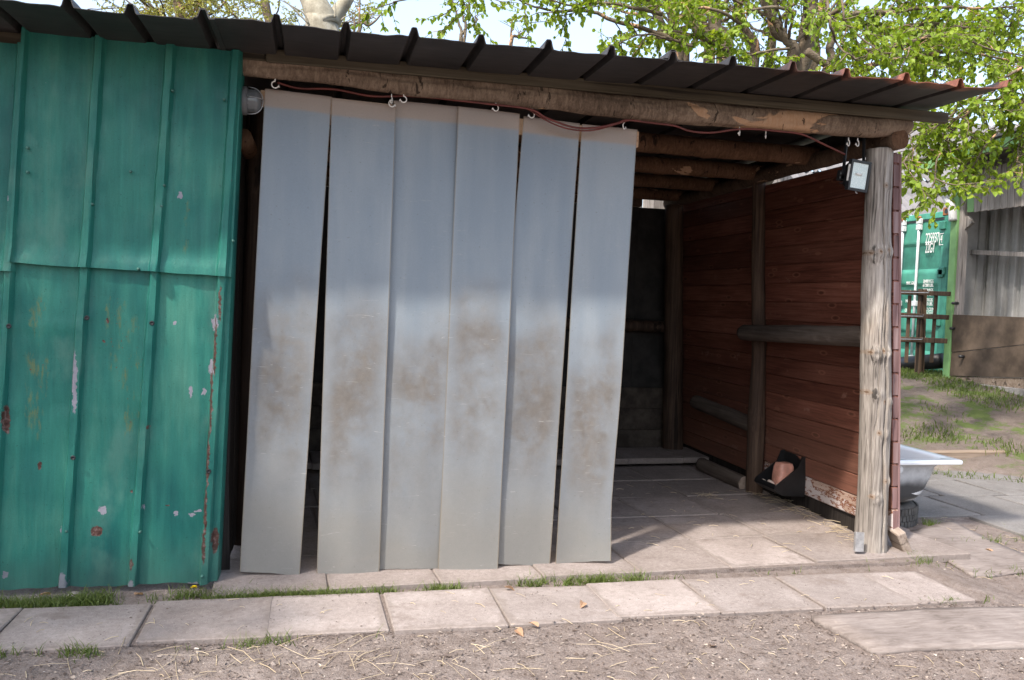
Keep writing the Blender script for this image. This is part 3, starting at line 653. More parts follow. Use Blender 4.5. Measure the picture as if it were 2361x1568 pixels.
# ---- side wall planks
PH = .1335; z = .105; k = 0
while z < 2.29:
    h = min(PH, 2.30-z)
    for (ya, yb) in ((.105, 1.61), (1.616, 3.24)):
        hh0 = h; h = h+.018*(ya > 1 and z+h > 2.295)
        j = rng.uniform(-.003, .003); th = .042
        c = []
        for zc in (z+.0002, z+h-.0002):
            dl = -.012*(1-(zc-z)/h) if False else 0
            c += [(WX(ya, zc)+j, ya, zc), (WX(ya, zc)+j+th, ya, zc), (WX(yb, zc)+j+th, yb, zc), (WX(yb, zc)+j, yb, zc)]
        worn = (k == 0 and ya < 1)
        h = hh0; c2 = [(q[0]+(.008 if i in (0, 3, 4, 7) else -.012), q[1]+(.004 if q[1] == ya else -.004), q[2]+(-.004 if i < 4 else .004)) for i, q in enumerate(c)]
        c = [(q[0], q[1], q[2]+(.002 if i < 4 else -.002)) for i, q in enumerate(c)]
        o = MB().hexa(c).hexa(c2).build('plank', M['plank_worn'] if worn else M['plank'], shed, bevel=.004)
        o.data.materials.append(M['plank_end'])
        for p in o.data.polygons:
            if abs(p.normal.y) > .9: p.material_index = 1
    z += PH; k += 1
for zz0, zz1 in ((.10, 2.30),):                                # outside corner batten seen edge-on
    c = []
    for zc in (zz0, zz1): c += [(WX(.1, zc)+.046, .112, zc), (WX(.1, zc)+.062, .112, zc), (WX(.1, zc)+.062, .16, zc), (WX(.1, zc)+.046, .16, zc)]
    MB().hexa(c).build('corner_batten', M['plank_end'], shed, bevel=.003)
c = []
for zc in (2.372, 2.452): c += [(WX(.0, 2.4)-.02, .0, zc), (WX(.0, 2.4)+.005, .0, zc), (WX(3.3, 2.4)+.005, 3.3, zc-.01), (WX(3.3, 2.4)-.02, 3.3, zc-.01)]
for q in (4, 5): c[q] = (c[q][0], c[q][1], 2.508)
for q in (6, 7): c[q] = (c[q][0], c[q][1], 2.475)
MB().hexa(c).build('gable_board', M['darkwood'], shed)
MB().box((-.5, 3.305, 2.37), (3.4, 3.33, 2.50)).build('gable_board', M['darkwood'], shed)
c = []
for zc in (-.06, .108): c += [(WX(.35, .1)+.02, .35, zc), (WX(.35, .1)+.05, .35, zc), (WX(3.25, .1)+.05, 3.25, zc), (WX(3.25, .1)+.02, 3.25, zc)]
MB().hexa(c).build('sill_board', M['darkwood'], shed, bevel=.004)
# ---- back wall, gap under the roof
for i in range(8):
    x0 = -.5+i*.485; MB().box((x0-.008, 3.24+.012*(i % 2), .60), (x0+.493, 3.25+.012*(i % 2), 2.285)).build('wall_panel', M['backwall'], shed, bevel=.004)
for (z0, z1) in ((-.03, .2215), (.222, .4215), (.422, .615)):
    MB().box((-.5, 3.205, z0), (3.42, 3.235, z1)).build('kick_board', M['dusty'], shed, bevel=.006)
MB().box((-.5, 3.22, 2.2895), (2.93, 3.30, 2.385)).build('back_beam', M['bark_y'], shed, bevel=.008)
# ---- left partition beside the curtain
for i in range(12):
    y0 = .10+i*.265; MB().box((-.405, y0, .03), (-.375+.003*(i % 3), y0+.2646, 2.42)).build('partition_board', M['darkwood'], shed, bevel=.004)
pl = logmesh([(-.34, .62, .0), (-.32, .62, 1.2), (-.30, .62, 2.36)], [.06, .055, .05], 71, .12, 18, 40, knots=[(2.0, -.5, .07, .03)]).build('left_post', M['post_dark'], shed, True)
logmesh([(-.36, .25, 2.12), (-.36, 1.6, 2.12), (-.36, 3.2, 2.1)], .05, 73, .08, 16, 30).build('left_beam', M['rafter'], shed, True)
MB().hexa([(-.41, .09, .02), (-.36, .09, .02), (-.36, .12, .02), (-.41, .12, .02), (-.40, .09, .5), (-.375, .09, .5), (-.375, .12, .5), (-.40, .12, .5)]).build('rusty_strip', M['darkwood'], shed)
# ---- batten the strips hang on, with hooks in the beam
facehex('batten', (600, 207), (1474, 303), (1472, 340), (600, 245), .085, .02, M['batten'], bevel=.003)
def hook(px, py, flip=1, tilt=0.0, parent=front_beam):
    p = atY(px, py, .0); p.y = .01; m = MB(); pts = [p+Vector((0, 0, .018)), p+Vector((0, 0, .004))]
    c = p+Vector((0, 0, -.012)); r_ = .0155
    for i in range(11):
        a = R(90)-flip*R(265)*i/10*1.0; pts.append(c+Vector((math.cos(a)*r_*math.cos(tilt), math.cos(a)*r_*math.sin(tilt), math.sin(a)*r_)))
    pts.append(pts[-1]+Vector((flip*-.004, 0, -.010)))
    m.tube(pts, .003, 8); m.build('hook', M['hook'], parent, True)
for (px, py, fl_, tl_) in ((634, 188, -1, .2), (903, 224, 1, 1.2), (904, 232, -1, .3), (931, 222, 1, .2), (1144, 242, 1, .3), (1227, 258, 1, .2), (1441, 284, -1, .8), (1707, 299, 1, .9), (1768, 306, 1, 1.1), (1959, 324, 1, .6), (1980, 325, 1, .5)):
    hook(px, py, fl_, tl_)

# ================================================================== curtain strips
def strip(label, tl, tr, bl, br_, y, seed, curl=0.0, mids=None, wav=.011, ext=(0, 0)):
    nu, nv = 10, 70; TL, TR, BL, BR = [atY(*q, y) for q in (tl, tr, bl, br_)]
    e = (TR-TL).normalized(); TL = TL-e*ext[0]; BL = BL-e*ext[0]; TR = TR+e*ext[1]; BR = BR+e*ext[1]
    r = random.Random(seed); ph = r.uniform(0, 9); m = MB()
    def fn(u, v):
        p = TL.lerp(TR, u).lerp(BL.lerp(BR, u), v)
        dy = wav*math.sin(u*3.1+ph)*v+wav*1.6*fbm(u*1.1+ph, v*2.4, seed, 2)*v**.5
        c = 2*u-1
        dy += curl*(v**8)*(c*.6+.4)+.004*c*c*math.sin(v*5+ph)
        dz = .006*fbm(u*2.2+ph, seed, 0, 2)*(v > .995)
        dx = 0
        if mids: dx = mids*(sstep(.55, .86, v)-sstep(.86, 1.0, v)*1.0)*-1*u
        return (p.x+dx, y+dy, p.z+dz)
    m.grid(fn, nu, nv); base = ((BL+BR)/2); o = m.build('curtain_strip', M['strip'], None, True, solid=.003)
    uv = o.data.uv_layers.new(name='UVMap'); n1 = nu+1
    for lp in o.data.loops: uv.data[lp.index].uv = ((lp.vertex_index % n1)/nu*2-1, (lp.vertex_index//n1)/nv)
    return tag(o, label, 'strip', 'plastic strips of the door curtain')
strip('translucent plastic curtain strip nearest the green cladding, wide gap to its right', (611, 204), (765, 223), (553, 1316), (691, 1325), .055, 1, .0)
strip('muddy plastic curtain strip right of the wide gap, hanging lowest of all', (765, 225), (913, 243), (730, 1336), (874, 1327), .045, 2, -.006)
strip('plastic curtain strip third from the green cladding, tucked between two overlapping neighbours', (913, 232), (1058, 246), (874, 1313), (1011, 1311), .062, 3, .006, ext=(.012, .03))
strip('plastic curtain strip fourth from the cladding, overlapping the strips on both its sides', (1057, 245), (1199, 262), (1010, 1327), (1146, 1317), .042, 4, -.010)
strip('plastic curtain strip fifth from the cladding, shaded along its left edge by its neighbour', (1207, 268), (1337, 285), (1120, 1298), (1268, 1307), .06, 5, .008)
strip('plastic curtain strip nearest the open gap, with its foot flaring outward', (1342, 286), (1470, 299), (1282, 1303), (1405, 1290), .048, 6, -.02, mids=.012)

# ================================================================== lamps and cable
bl = thing('bulkhead_lamp', 'round grey bulkhead lamp with ribbed glass and wire guard beside the cladding', 'lamp', (-.34, .05, 2.2))
c0 = atY(562, 232, .055)
MB().lathe(c0, [(.0001, -.02), (.060, -.02), (.066, -.012), (.066, .014), (.058, .020), (.0001, .021)], 28, 'x').build('housing', M['lampgrey'], bl, True)
m = MB()
def dome(u, v):
    a = 2*math.pi*u; h = v*.062; r_ = .055*math.sqrt(max(0, 1-(max(0, v-.45)/.55)**2.2))
    zz_ = r_*math.sin(a)*1.0; rp = 1+.05*math.sin(zz_*420)
    return (c0.x+.021+h*1.0, c0.y+r_*math.cos(a)*rp, c0.z+zz_)
m.grid(dome, 48, 24, True).build('glass', M['glasslamp'], bl, True)
for k in range(2):
    pts = []
    for i in range(17):
        a = math.pi*i/16; rr_ = .062
        pts.append((c0.x+.018+.070*math.sin(a)**.7, c0.y+(rr_*math.cos(a) if k == 0 else -.01), c0.z+(rr_*math.cos(a) if k else .008)))
    MB().tube(pts, .0022, 6).build('guard', M['galv'], bl, True)
for d in (.055, -.055): MB().lathe((c0.x+.018, c0.y-.045, c0.z+d*.3), [(.0001, .012), (.006, .01), (.007, 0)], 8, 'x').build('screw', M['galv'], bl, True)

fb = atY(*z3(325, 520), .04)
fld = thing('floodlight', 'black square floodlight hanging from the beam beside the corner post', 'floodlight', fb)
nF = Vector((.20, -.97, -.10)).normalized(); rF = Vector((.97, .20, -.035)).normalized(); uF = rF.cross(nF)*-1
uF = nF.cross(rF)*-1 if nF.cross(rF).z < 0 else nF.cross(rF)
def FL(a, b, c): return fb+rF*a+uF*b+nF*c
def fhex(x0, x1, y0, y1, c0_, c1_, k=1.0):
    return [FL(x0*k, y0*k, c0_), FL(x1*k, y0*k, c0_), FL(x1, y0, c1_), FL(x0, y0, c1_), FL(x0*k, y1*k, c0_), FL(x1*k, y1*k, c0_), FL(x1, y1, c1_), FL(x0, y1, c1_)]
W_, H_ = .068, .078
hs = MB().hexa(fhex(-W_, W_, -H_, H_, -.06, -.012, .72)); hs.build('housing', M['blackmetal'], fld, bevel=.006)
for k in range(5):
    y = -.044+.022*k; MB().hexa(fhex(-.05, .05, y-.003, y+.003, -.085, -.058)).build('cooling_fin', M['blackmetal'], fld)
MB().hexa(fhex(-.045, .03, -.03, .03, -.12, -.085)).build('terminal_box', M['blackmetal'], fld, bevel=.006)
fr = MB()
for (x0, x1, y0, y1) in ((-W_-.006, -W_+.008, -H_-.006, H_+.006), (W_-.008, W_+.006, -H_-.006, H_+.006), (-W_+.0085, W_-.0085, H_-.008, H_+.006), (-W_+.0085, W_-.0085, -H_-.006, -H_+.008)):
    fr.hexa(fhex(x0, x1, y0, y1, -.012, .012))
fr.build('frame', M['blackmetal'], fld)
MB().hexa(fhex(-W_+.009, W_-.009, -H_+.009, H_-.009, .002, .006)).build('glass', M['floodglass'], fld)
MB().tube([FL(-.03, .008, .011), FL(.012, .008, .011)], .006, 8).build('lamp_tube', M['white'], fld, True)
MB().hexa(fhex(-W_-.0085, -W_-.0065, -.035, .055, -.006, .006)).build('label_sticker', M['white'], fld)
for sx in (-1, 1):
    q = FL(sx*(W_+.010), .0, -.035); tq = Vector((q.x-.012*sx, q.y, 2.365)); d = rF*.003; e = nF*.009
    MB().hexa([q-d-e, q+d-e, q+d+e, q-d+e, tq-d-e, tq+d-e, tq+d+e, tq-d+e]).build('bracket_arm', M['blackmetal'], fld)
MB().tube([FL(.0, -H_-.006, 0), FL(.0, -H_-.014, .0), FL(.008, -H_-.018, .006)], .003, 6).build('clamp_screw', M['galv'], fld)

def smoothpath(pts, n=6):
    pts = [Vector(p) for p in pts]; out = []
    for i in range(len(pts)-1):
        p0, p1, p2, p3 = pts[max(i-1, 0)], pts[i], pts[i+1], pts[min(i+2, len(pts)-1)]
        for k in range(n):
            t = k/n; out.append(.5*((2*p1)+(p2-p0)*t+(2*p0-5*p1+4*p2-p3)*t*t+(3*p1-p0-3*p2+p3)*t**3))
    return out+[pts[-1]]
cp_ = [(640, 190, .06), (690, 204, .09), (770, 206, .08), (860, 222, .06), (960, 222, .05), (1130, 240, .0), (1222, 252, -.02), (1260, 272, -.03), (1320, 293, -.035), (1370, 295, -.035), (1420, 285, -.03), (1446, 277, -.02), (1500, 283, -.005), (1555, 290, -.005), (1590, 302, -.008), (1640, 306, -.008), (1700, 298, -.005), (1745, 298, -.005), (1800, 303, -.005), (1850, 310, -.005), (1900, 333, .02), (1948, 356, .05)]
cb = MB().tube(smoothpath([atY(x, y, d) for x, y, d in cp_]), .0055, 8).build('cable', M['cable'], None, True)
tag(cb, 'red brown electric cable looped below the bark covered front beam', 'cable')
cb2 = MB().tube(smoothpath([atY(x, y, d) for x, y, d in ((1215, 250, .0), (1270, 283, -.02), (1320, 299, -.022), (1370, 300, -.022), (1425, 285, -.02), (1448, 278, .0))]), .004, 8).build('cable', M['cable'], None, True)
tag(cb2, 'thin second cable sagging along the thicker loop in front of the curtain tops', 'cable')

# ================================================================== salt lick
tr = thing('salt_lick_holder', 'black plastic corner holder screwed low to the plank wall', 'holder', (3.2, 1.16, .1))
def wp(x, y, z): return Vector((x-.0, y, z))
XB = WX(1.15, .2)-.006; ya, yb = 1.03, 1.30
prof = [(XB, .375), (XB-.035, .372), (XB-.06, .30), (XB-.225, .175), (XB-.235, .15), (XB-.17, .105), (XB, .095)]
for y in (ya, yb):
    m = MB(); n = len(prof); m.add([(x, y, z) for x, z in prof]+[(x, y+.008, z) for x, z in prof], [tuple(range(n)), tuple(range(2*n-1, n-1, -1))]+[(i, (i+1) % n, n+(i+1) % n, n+i) for i in range(n)]); m.build('side', M['black'], tr)
m = MB()
for (a, b) in ((3, 4), (4, 5), (5, 6)):
    (x0, z0), (x1, z1) = prof[a], prof[b]
    m.hexa([(x0, ya+.0085, z0), (x1, ya+.0085, z1), (x1, yb-.0005, z1), (x0, yb-.0005, z0), (x0+.002, ya+.0085, z0+.007), (x1+.002, ya+.0085, z1+.007), (x1+.002, yb-.0005, z1+.007), (x0+.002, yb-.0005, z0+.007)])
m.build('tray', M['black'], tr)
MB().box((XB-.006, ya+.009, .10), (XB+.001, yb-.001, .37)).build('back_plate', M['black'], tr, bevel=.002)
m = MB(); sc_ = (XB-.105, 1.155, .135)
def sl(u, v):
    a = 2*math.pi*u; h = v; sq = (abs(math.cos(a))**4+abs(math.sin(a))**4)**-.25
    r_ = .062*(1-.22*abs(h-.35)**1.5-.9*max(0, h-.86)**1.1)*(1-.55*max(0, .06-h)/.06)*sq*(1+.06*fbm(math.cos(a)*1.3, math.sin(a)*1.3, h*2+3, 3))
    return (sc_[0]+r_*math.cos(a)+.01*h, sc_[1]+r_*math.sin(a), sc_[2]-.01+h*.185)
m.grid(sl, 32, 24, True); n = len(m.v); m.f.append(tuple(range(n-32, n))); m.f.append(tuple(range(31, -1, -1)))
so = m.build('salt_lick', M['salt'], None, True); tag(so, 'pink salt lick block standing in the black holder', 'salt lick')
for (dx, dy, s_, lab) in ((-.185, .02, .034, 'larger white salt lump in the front of the black holder'), (-.20, .09, .026, 'small pale salt lump at the holder corner'), (-.17, -.06, .022, 'tiny pale salt crumb under the pink block')):
    m = MB()
    def bl_(u, v, s_=s_, dx=dx, dy=dy):
        a = 2*math.pi*u; t = math.pi*v; r_ = s_*(1+.35*fbm(math.cos(a)*2+dx*9, math.sin(a)*2, t*2, 3)); return (XB+dx+r_*math.sin(t)*math.cos(a), 1.155+dy+r_*math.sin(t)*math.sin(a), .155+r_*.8*math.cos(t))
    o = m.grid(bl_, 12, 8, True).build('salt_lump', M['saltwhite'], None, True); tag(o, lab, 'salt lump', 'loose salt lumps')
fl_ = logmesh([(3.27, 1.70, .035), (3.24, 2.40, .055)], [.062, .056], 77, .1, 22, 40, end=.006).build('floor_log', M['old_log'], None, True); addmat_ends(fl_, M['endgrain']); tag(fl_, 'short grey log lying on the floor along the plank wall', 'log')

# ================================================================== bathtub on a tyre
ty = thing('tyre', 'worn car tyre lying flat under the bathtub', 'tyre', (3.85, 1.02, -.07))
tc_ = Vector((3.85, 1.02, -.075))
pr = []
for i in range(21):
    a = math.pi*2*i/20; e = (abs(math.cos(a))**3.4+abs(math.sin(a))**3.4)**(-1/3.4); pr.append((.225+.088*math.cos(a)*e, .085+.082*math.sin(a)*e))
MB().lathe(tc_, pr, 56).build('carcass', M['rubber'], ty, True)
m = MB()
for i in range(60):
    a0 = 2*math.pi*i/60
    for (z0, z1, sh) in ((.02, .062, 0), (.068, .102, .05), (.108, .15, 0)):
        a = a0+sh; c = []
        for (aa, zz_, r_) in ((a-.040, z0, .308), (a+.040, z0, .308), (a+.040, z0, .320), (a-.040, z0, .320), (a-.040, z1, .308), (a+.040, z1, .308), (a+.040, z1, .320), (a-.040, z1, .320)): c.append((tc_.x+r_*math.cos(aa), tc_.y+r_*math.sin(aa), tc_.z+zz_))
        m.hexa(c)
m.build('tread', M['rubber'], ty)
tub = thing('bathtub', 'old white bathtub with bare grey underside standing on a tyre as a trough', 'bathtub', (3.86, 1.3, .09))
TX0, TX1, TY0, TY1, TZ = 3.50, 4.24, .585, 2.25, .425
def rrect(x0, x1, y0, y1, r_, u):
    # point on a rounded rectangle
    per = []; cs = ((x1-r_, y1-r_, 0), (x0+r_, y1-r_, 90), (x0+r_, y0+r_, 180), (x1-r_, y0+r_, 270)); t = u*4; i = int(t) % 4; k = t-int(t); cx, cy, a0 = cs[i]
    arc = .6
    if k < arc: a = R(a0+90*k/arc); return (cx+r_*math.cos(a), cy+r_*math.sin(a))
    nx_ = cs[(i+1) % 4]; a = R(a0+90); b = R(nx_[2]); q = (k-arc)/(1-arc)
    return (lerp(cx+r_*math.cos(a), nx_[0]+r_*math.cos(b), q), lerp(cy+r_*math.sin(a), nx_[1]+r_*math.sin(b), q))
def shell(prof, mat, name, seg=96):
    m = MB()
    for (ins, z_, r_) in prof:
        for i in range(seg): x, y = rrect(TX0+ins, TX1-ins*.85, TY0+ins*.8, TY1-ins, r_, i/seg); m.v.append((x, y, z_))
    for j in range(len(prof)-1):
        for i in range(seg): a = j*seg+i; b = j*seg+(i+1) % seg; m.f.append((a, b, b+seg, a+seg))
    m.f.append(tuple(range((len(prof)-1)*seg, len(prof)*seg)))
    return m.build(name, mat, tub, True)
rim = MB(); seg = 96
rp = [(.0, TZ-.022, .03), (-.004, TZ-.012, .034), (.0, TZ, .03), (.012, TZ+.006, .03), (.085, TZ+.002, .10), (.098, TZ-.012, .11), (.115, TZ-.09, .13), (.15, TZ-.24, .16), (.19, TZ-.295, .15), (.3, TZ-.30, .06)]
shell(rp, M['enamel'], 'basin')
up_ = [(.012, TZ-.021, .03), (.085, TZ-.026, .09), (.10, TZ-.06, .14), (.115, TZ-.14, .16), (.14, TZ-.22, .17), (.165, TZ-.27, .17), (.20, TZ-.305, .16), (.24, TZ-.318, .12)]
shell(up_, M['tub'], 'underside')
q = Vector((3.80, TY0+.075, TZ-.065)); MB().lathe(q, [(.0001, -.014), (.022, -.013), (.027, -.006), (.027, .02)], 20, 'y').build('overflow_plug', M['enamel'], tub, True)
for i in range(4):
    xx, yy = (3.70, .86) if i == 0 else (3.96, .86) if i == 1 else (3.70, 1.9) if i == 2 else (3.96, 1.9)
    if i > 1: MB().tube([(xx, yy, -.08), (xx, yy, .13)], .014, 8).build('leg', M['galv'], tub)

# timber offcut leaning at the wall foot
a, b, c, d, e = [atY(*z5(*q), .05) for q in ((570, 1262), (640, 1228), (705, 1412), (648, 1448), (590, 1400))]
k = Vector((-.012, .11, .03)); ob = MB()
ob.hexa([d, c, c+k, d+k, a, b, b+k, a+k]); o = ob.build('wooden_block', M['block'], None, bevel=.006); tag(o, 'grey square timber offcut propped against the foot of the plank wall', 'wooden block')

# ================================================================== shipping container
CX = 8.80
con = thing('shipping_container', 'green shipping container with white lock rods behind the corner post', 'container', (CX, 7.3, .54))
cy0 = atX(*z4(878, 1290), CX).y; ZB, ZT = .58, atX(*z3(1190, 905), CX).z
cy1 = cy0+2.44; L_ = 6.0
MB().box((CX+.03, cy0+.012, ZB), (CX+L_, cy1-.01, ZT-.05)).build('body', M['contdark'], con)
def cpx(q): p = atX(*q, CX); return p.y, p.z
dw = (cy1-cy0-.24)/2
def door(y0, y1):
    m = MB(); ribs = [(ZB+.10, ZB+.16)]; n = 60
    def fn(u, v):
        z = lerp(ZB+.08, ZT-.10, v); y = lerp(y0, y1, u); t = (z-ZB)/(ZT-ZB); dx = 0
        for (a, b) in ((.10, .26), (.36, .56), (.62, .82)):
            s_ = min(sstep(a, a+.035, t), 1-sstep(b-.035, b, t)); e = sstep(.03, .1, u)*(1-sstep(.9, .97, u)); dx = max(dx, s_*e)
        return (CX+.0+.035*dx, y, z)
    m.grid(fn, 24, 90).build('door', M['cont'], con, False)
door(cy0+.12, cy0+.12+dw-.01); door(cy0+.12+dw+.01, cy1-.12)
for (a, b) in ((cy0, cy0+.115), (cy1-.115, cy1)): MB().box((CX-.02, a, ZB), (CX+.14, b, ZT)).build('corner_frame', M['contdark'], con, bevel=.008)
MB().box((CX-.018, cy0+.116, ZT-.09), (CX+.12, cy1-.116, ZT-.002)).build('header', M['cont'], con, bevel=.006)
MB().box((CX-.018, cy0+.116, ZB), (CX+.12, cy1-.116, ZB+.075)).build('sill', M['contdark'], con, bevel=.006)
MB().box((CX-.012, cy0+.10, ZT-.118), (CX+.02, cy1-.10, ZT-.092)).build('door_seal', M['gasket'], con)
cc = MB().box((CX-.03, cy0-.012, ZT-.07), (CX+.15, cy0+.15, ZT+.05)).build('corner_casting', M['rust'], con, bevel=.012)
MB().lathe((CX-.031, cy0+.07, ZT-.008), [(.0001, 0), (.03, 0), (.034, -.003), (.03, .006)], 16, 'x').build('twist_lock_hole', M['gasket'], cc)
for q in ((1010, 980), (838, 990)):
    y, z = cpx(z3(*q)); x = CX-.045
    rd = MB().tube([(x, y, ZB+.05), (x, y, ZT-.08)], .019, 12).build('lock_rod', M['rod'], con, True)
    for zq in (ZT-.10, ZT-.19, ZB+.18, ZB+1.0): MB().box((x-.024, y-.045, zq-.05), (x+.03, y+.045, zq+.03)).build('rod_bracket', M['rod'], rd, bevel=.006)
    MB().lathe((x, y, ZT-.07), [(.0001, -.03), (.028, -.03), (.03, .02), (.02, .035), (.0001, .036)], 10).build('cam_end', M['rust'], rd, True)
for q in ((1245, 1050), (1235, 1540)):
    y, z = cpx(z3(*q)); MB().box((CX-.05, y-.07, z-.06), (CX+.01, y+.05, z+.06)).build('hinge', M['contdark'], con, bevel=.01)
for q in ((880, 200), (848, 720), (812, 1230)):
    y, z = cpx(z4(*q)); MB().box((CX-.05, y-.07, z-.06), (CX+.01, y+.05, z+.06)).build('hinge', M['contdark'], con, bevel=.01)
y, z = cpx(z4(690, 905)); MB().lathe((CX-.03, y, z+.03), [(.0001, -.02), (.03, -.015), (.03, .03)], 12, 'x').build('lock_handle', M['white'], con, True)
def text(s, q, h, xe):
    cu = bpy.data.curves.new('t', 'FONT'); cu.body = s; cu.size = 1.0; cu.extrude = .01; cu.offset = .0; t = bpy.data.objects.new('t', cu); COL.objects.link(t)
    dg = bpy.context.evaluated_depsgraph_get(); dg.update(); me = bpy.data.meshes.new_from_object(t.evaluated_get(dg)); bpy.data.objects.remove(t)
    y, z = cpx(z3(*q) if q[2:] == () else z4(*q[:2])); sc_ = h/.72; ye_, _ = cpx(z3(xe, q[1]) if q[2:] == () else z4(xe, q[1])); xm = max(v.co.x for v in me.vertices); wscale = (y-ye_)/(xm*sc_)
    for v in me.vertices: co = v.co.copy(); v.co = (CX-.008-co.z*.2, y-co.x*sc_*wscale, z+co.y*sc_)
    me.materials.clear(); me.materials.append(M['white']); o = link('lettering', me, con); return o
text('225937', (1048, 1240), .15, 1192); text('22G1', (1045, 1345), .15, 1138)
y, z = cpx(z3(1200, 1240)); text('4', (1208, 1236), .12, 1228)
for (a, b) in (((y-.005, z-.03), (y+.005, z+.14)), ((y-.105, z-.03), (y-.095, z+.14)), ((y-.095, z-.03), (y-.005, z-.02)), ((y-.095, z+.13), (y-.005, z+.14))):
    MB().box((CX-.011, a[0], a[1]), (CX-.008, b[0], b[1])).build('check_digit_frame', M['white'], con)
for s_, q, h in (('MAX. GROSS', (503, 322, 1), .052), ('30480 KGS.', (683, 302, 1), .05), ('67200 LBS.', (680, 345, 1), .05), ('TARE', (497, 412, 1), .05), ('2250 KGS.', (680, 398, 1), .05), ('4960 LBS.', (678, 440, 1), .05), ('NET', (495, 512, 1), .05), ('28230 KGS.', (672, 500, 1), .05), ('62240 LBS.', (670, 542, 1), .05), ('CU.CAP.', (487, 610, 1), .05), ('33.2 CU.M.', (690, 600, 1), .05), ('1170 CU.FT.', (680, 642, 1), .05)):
    text(s_, q, h, q[0]+(115 if q[0] > 600 else 115 if s_.startswith('MAX') else 55))

# ================================================================== corrugated barn roof over the container
ba = thing('barn', 'low barn with a weathered grey corrugated roof above the green container', 'barn', (11, 9, .5))
ry0 = cy1+.15; ez = 2.85
for k in range(4):
    s0, s1 = (0, .62)[0] if k == 0 else .5+1.35*(k-1), .62 if k == 0 else .5+1.35*k+.12
    def rf(u, v):
        x = lerp(8.6, 17.0, u); s_ = lerp(s0, s1, v); return (x, ry0+s_*.78, ez+s_*.62+.030*math.sin(x*2*math.pi/.177)+.03*k-.028*v)
    MB().grid(rf, 420, 6).build('roof_sheet', M['fibre'], ba, True, solid=.008)
MB().box((8.9, ry0+.25, .4), (16.6, ry0+3.0, ez+.05)).build('wall', M['board'], ba)
MB().add([(x, y, z) for x in (8.9, 8.96) for y, z in ((ry0+.25, ez+.06), (ry0+3.0, ez+.06), (ry0+3.0, ez+2.3))], [(0, 1, 2), (3, 4, 5), (0, 1, 4, 3), (1, 2, 5, 4), (2, 0, 3, 5)]).build('gable', M['board'], ba)
bf = thing('board_fence', 'tall grey board fence glimpsed through the gap at the back of the stall', 'fence', (4.6, 6.5, .1))
for i in range(12): MB().box((3.6+.16*i, 6.5+.01*(i % 2), -.05), (3.6+.16*i+.155, 6.52+.01*(i % 2), 3.3+.03*math.sin(i*2.3))).build('board', M['board'], bf, bevel=.004)
MB().box((3.55, 6.535, 1.0), (5.6, 6.58, 1.1)).build('rail', M['board'], bf)

# ================================================================== timber shed with green trim
SX = 8.15
ts = thing('timber_shed', 'weathered grey board shed with light green trim at the right edge', 'shed', (SX+1.2, 4.2, .5))
def sp(q, x=SX): return atX(*q, x)
def quadX(name, pts, x, th, mat, bev=.004):
    P = [sp(q, x) for q in pts]; k = Vector((th, 0, 0))
    return MB().hexa([P[3], P[2], P[2]+k, P[3]+k, P[0], P[1], P[1]+k, P[0]+k]).build(name, mat, ts, bevel=bev)
quadX('green_corner_trim', [z3(1340, 555), z3(1410, 560), z4(945, 1338), z4(882, 1325)], SX-.02, .05, M['trim'])
quadX('corner_post', [z3(1412, 600), z3(1462, 600), z4(1010, 1300), z4(950, 1300)], SX+.012, .10, M['board'])
quadX('green_fascia', [z3(985, 375), z3(2700, -150), z3(2700, -20), z3(985, 470)], SX-.35, .03, M['trim'])
quadX('fascia_batten', [z3(985, 470), z3(2700, -18), z3(2700, 2), z3(985, 488)], SX-.33, .03, M['kerb'])
# boards above the opening
xs_ = [1490+72*i for i in range(18)]
for i, xa in enumerate(xs_):
    xb = xa+70; f = lambda x: 912-.121*(x-1490); t = lambda x: 500-.28*(x-1490)
    quadX('board', [z3(xa, t(xa)), z3(xb, t(xb)), z3(xb, f(xb)), z3(xa, f(xa)+(8 if i else -4))], SX+.03+.006*(i % 2), .02, M['board'] if i else M['trim'], .003)
quadX('brace', [z3(1450, 960), z3(1495, 945), z3(1545, 1020), z3(1435, 1120)], SX+.05, .05, M['board'])
# interior corrugated wall
IX = SX+.62
yA = sp(z3(1430, 1200), SX).y+.3
m = MB()
def cw(u, v):
    y = lerp(yA, yA-5.0, u); ph = (y/.19) % 1.0; h = .055*(1 if ph < .42 else max(0, 1-(ph-.42)/.1) if ph < .52 else 0 if ph < .9 else (ph-.9)/.1); return (IX-h, y, lerp(.5, 3.9, v))
m.grid(cw, 420, 2).build('corrugated_wall', M['sheetgrey'], ts, False, solid=.004)
m = MB()
def cw2(u, v):
    x = lerp(SX+.15, IX, u); ph = (x/.19) % 1.0; h = .03*(1 if ph < .45 else 0); return (x, yA-.06+h, lerp(.5, 3.6, v))
m.grid(cw2, 90, 2).build('side_wall', M['sheetgrey'], ts, False, solid=.004)
p1, p2 = sp(z3(1425, 1330), SX+.35), sp(z3(2500, 1380), SX+.35)
MB().hexa([p1+Vector((0, 0, -.03)), p2+Vector((0, 0, -.03)), p2+Vector((.06, 0, -.03)), p1+Vector((.06, 0, -.03)), p1+Vector((0, 0, .03)), p2+Vector((0, 0, .03)), p2+Vector((.06, 0, .03)), p1+Vector((.06, 0, .03))]).build('rail', M['board'], ts, bevel=.004)
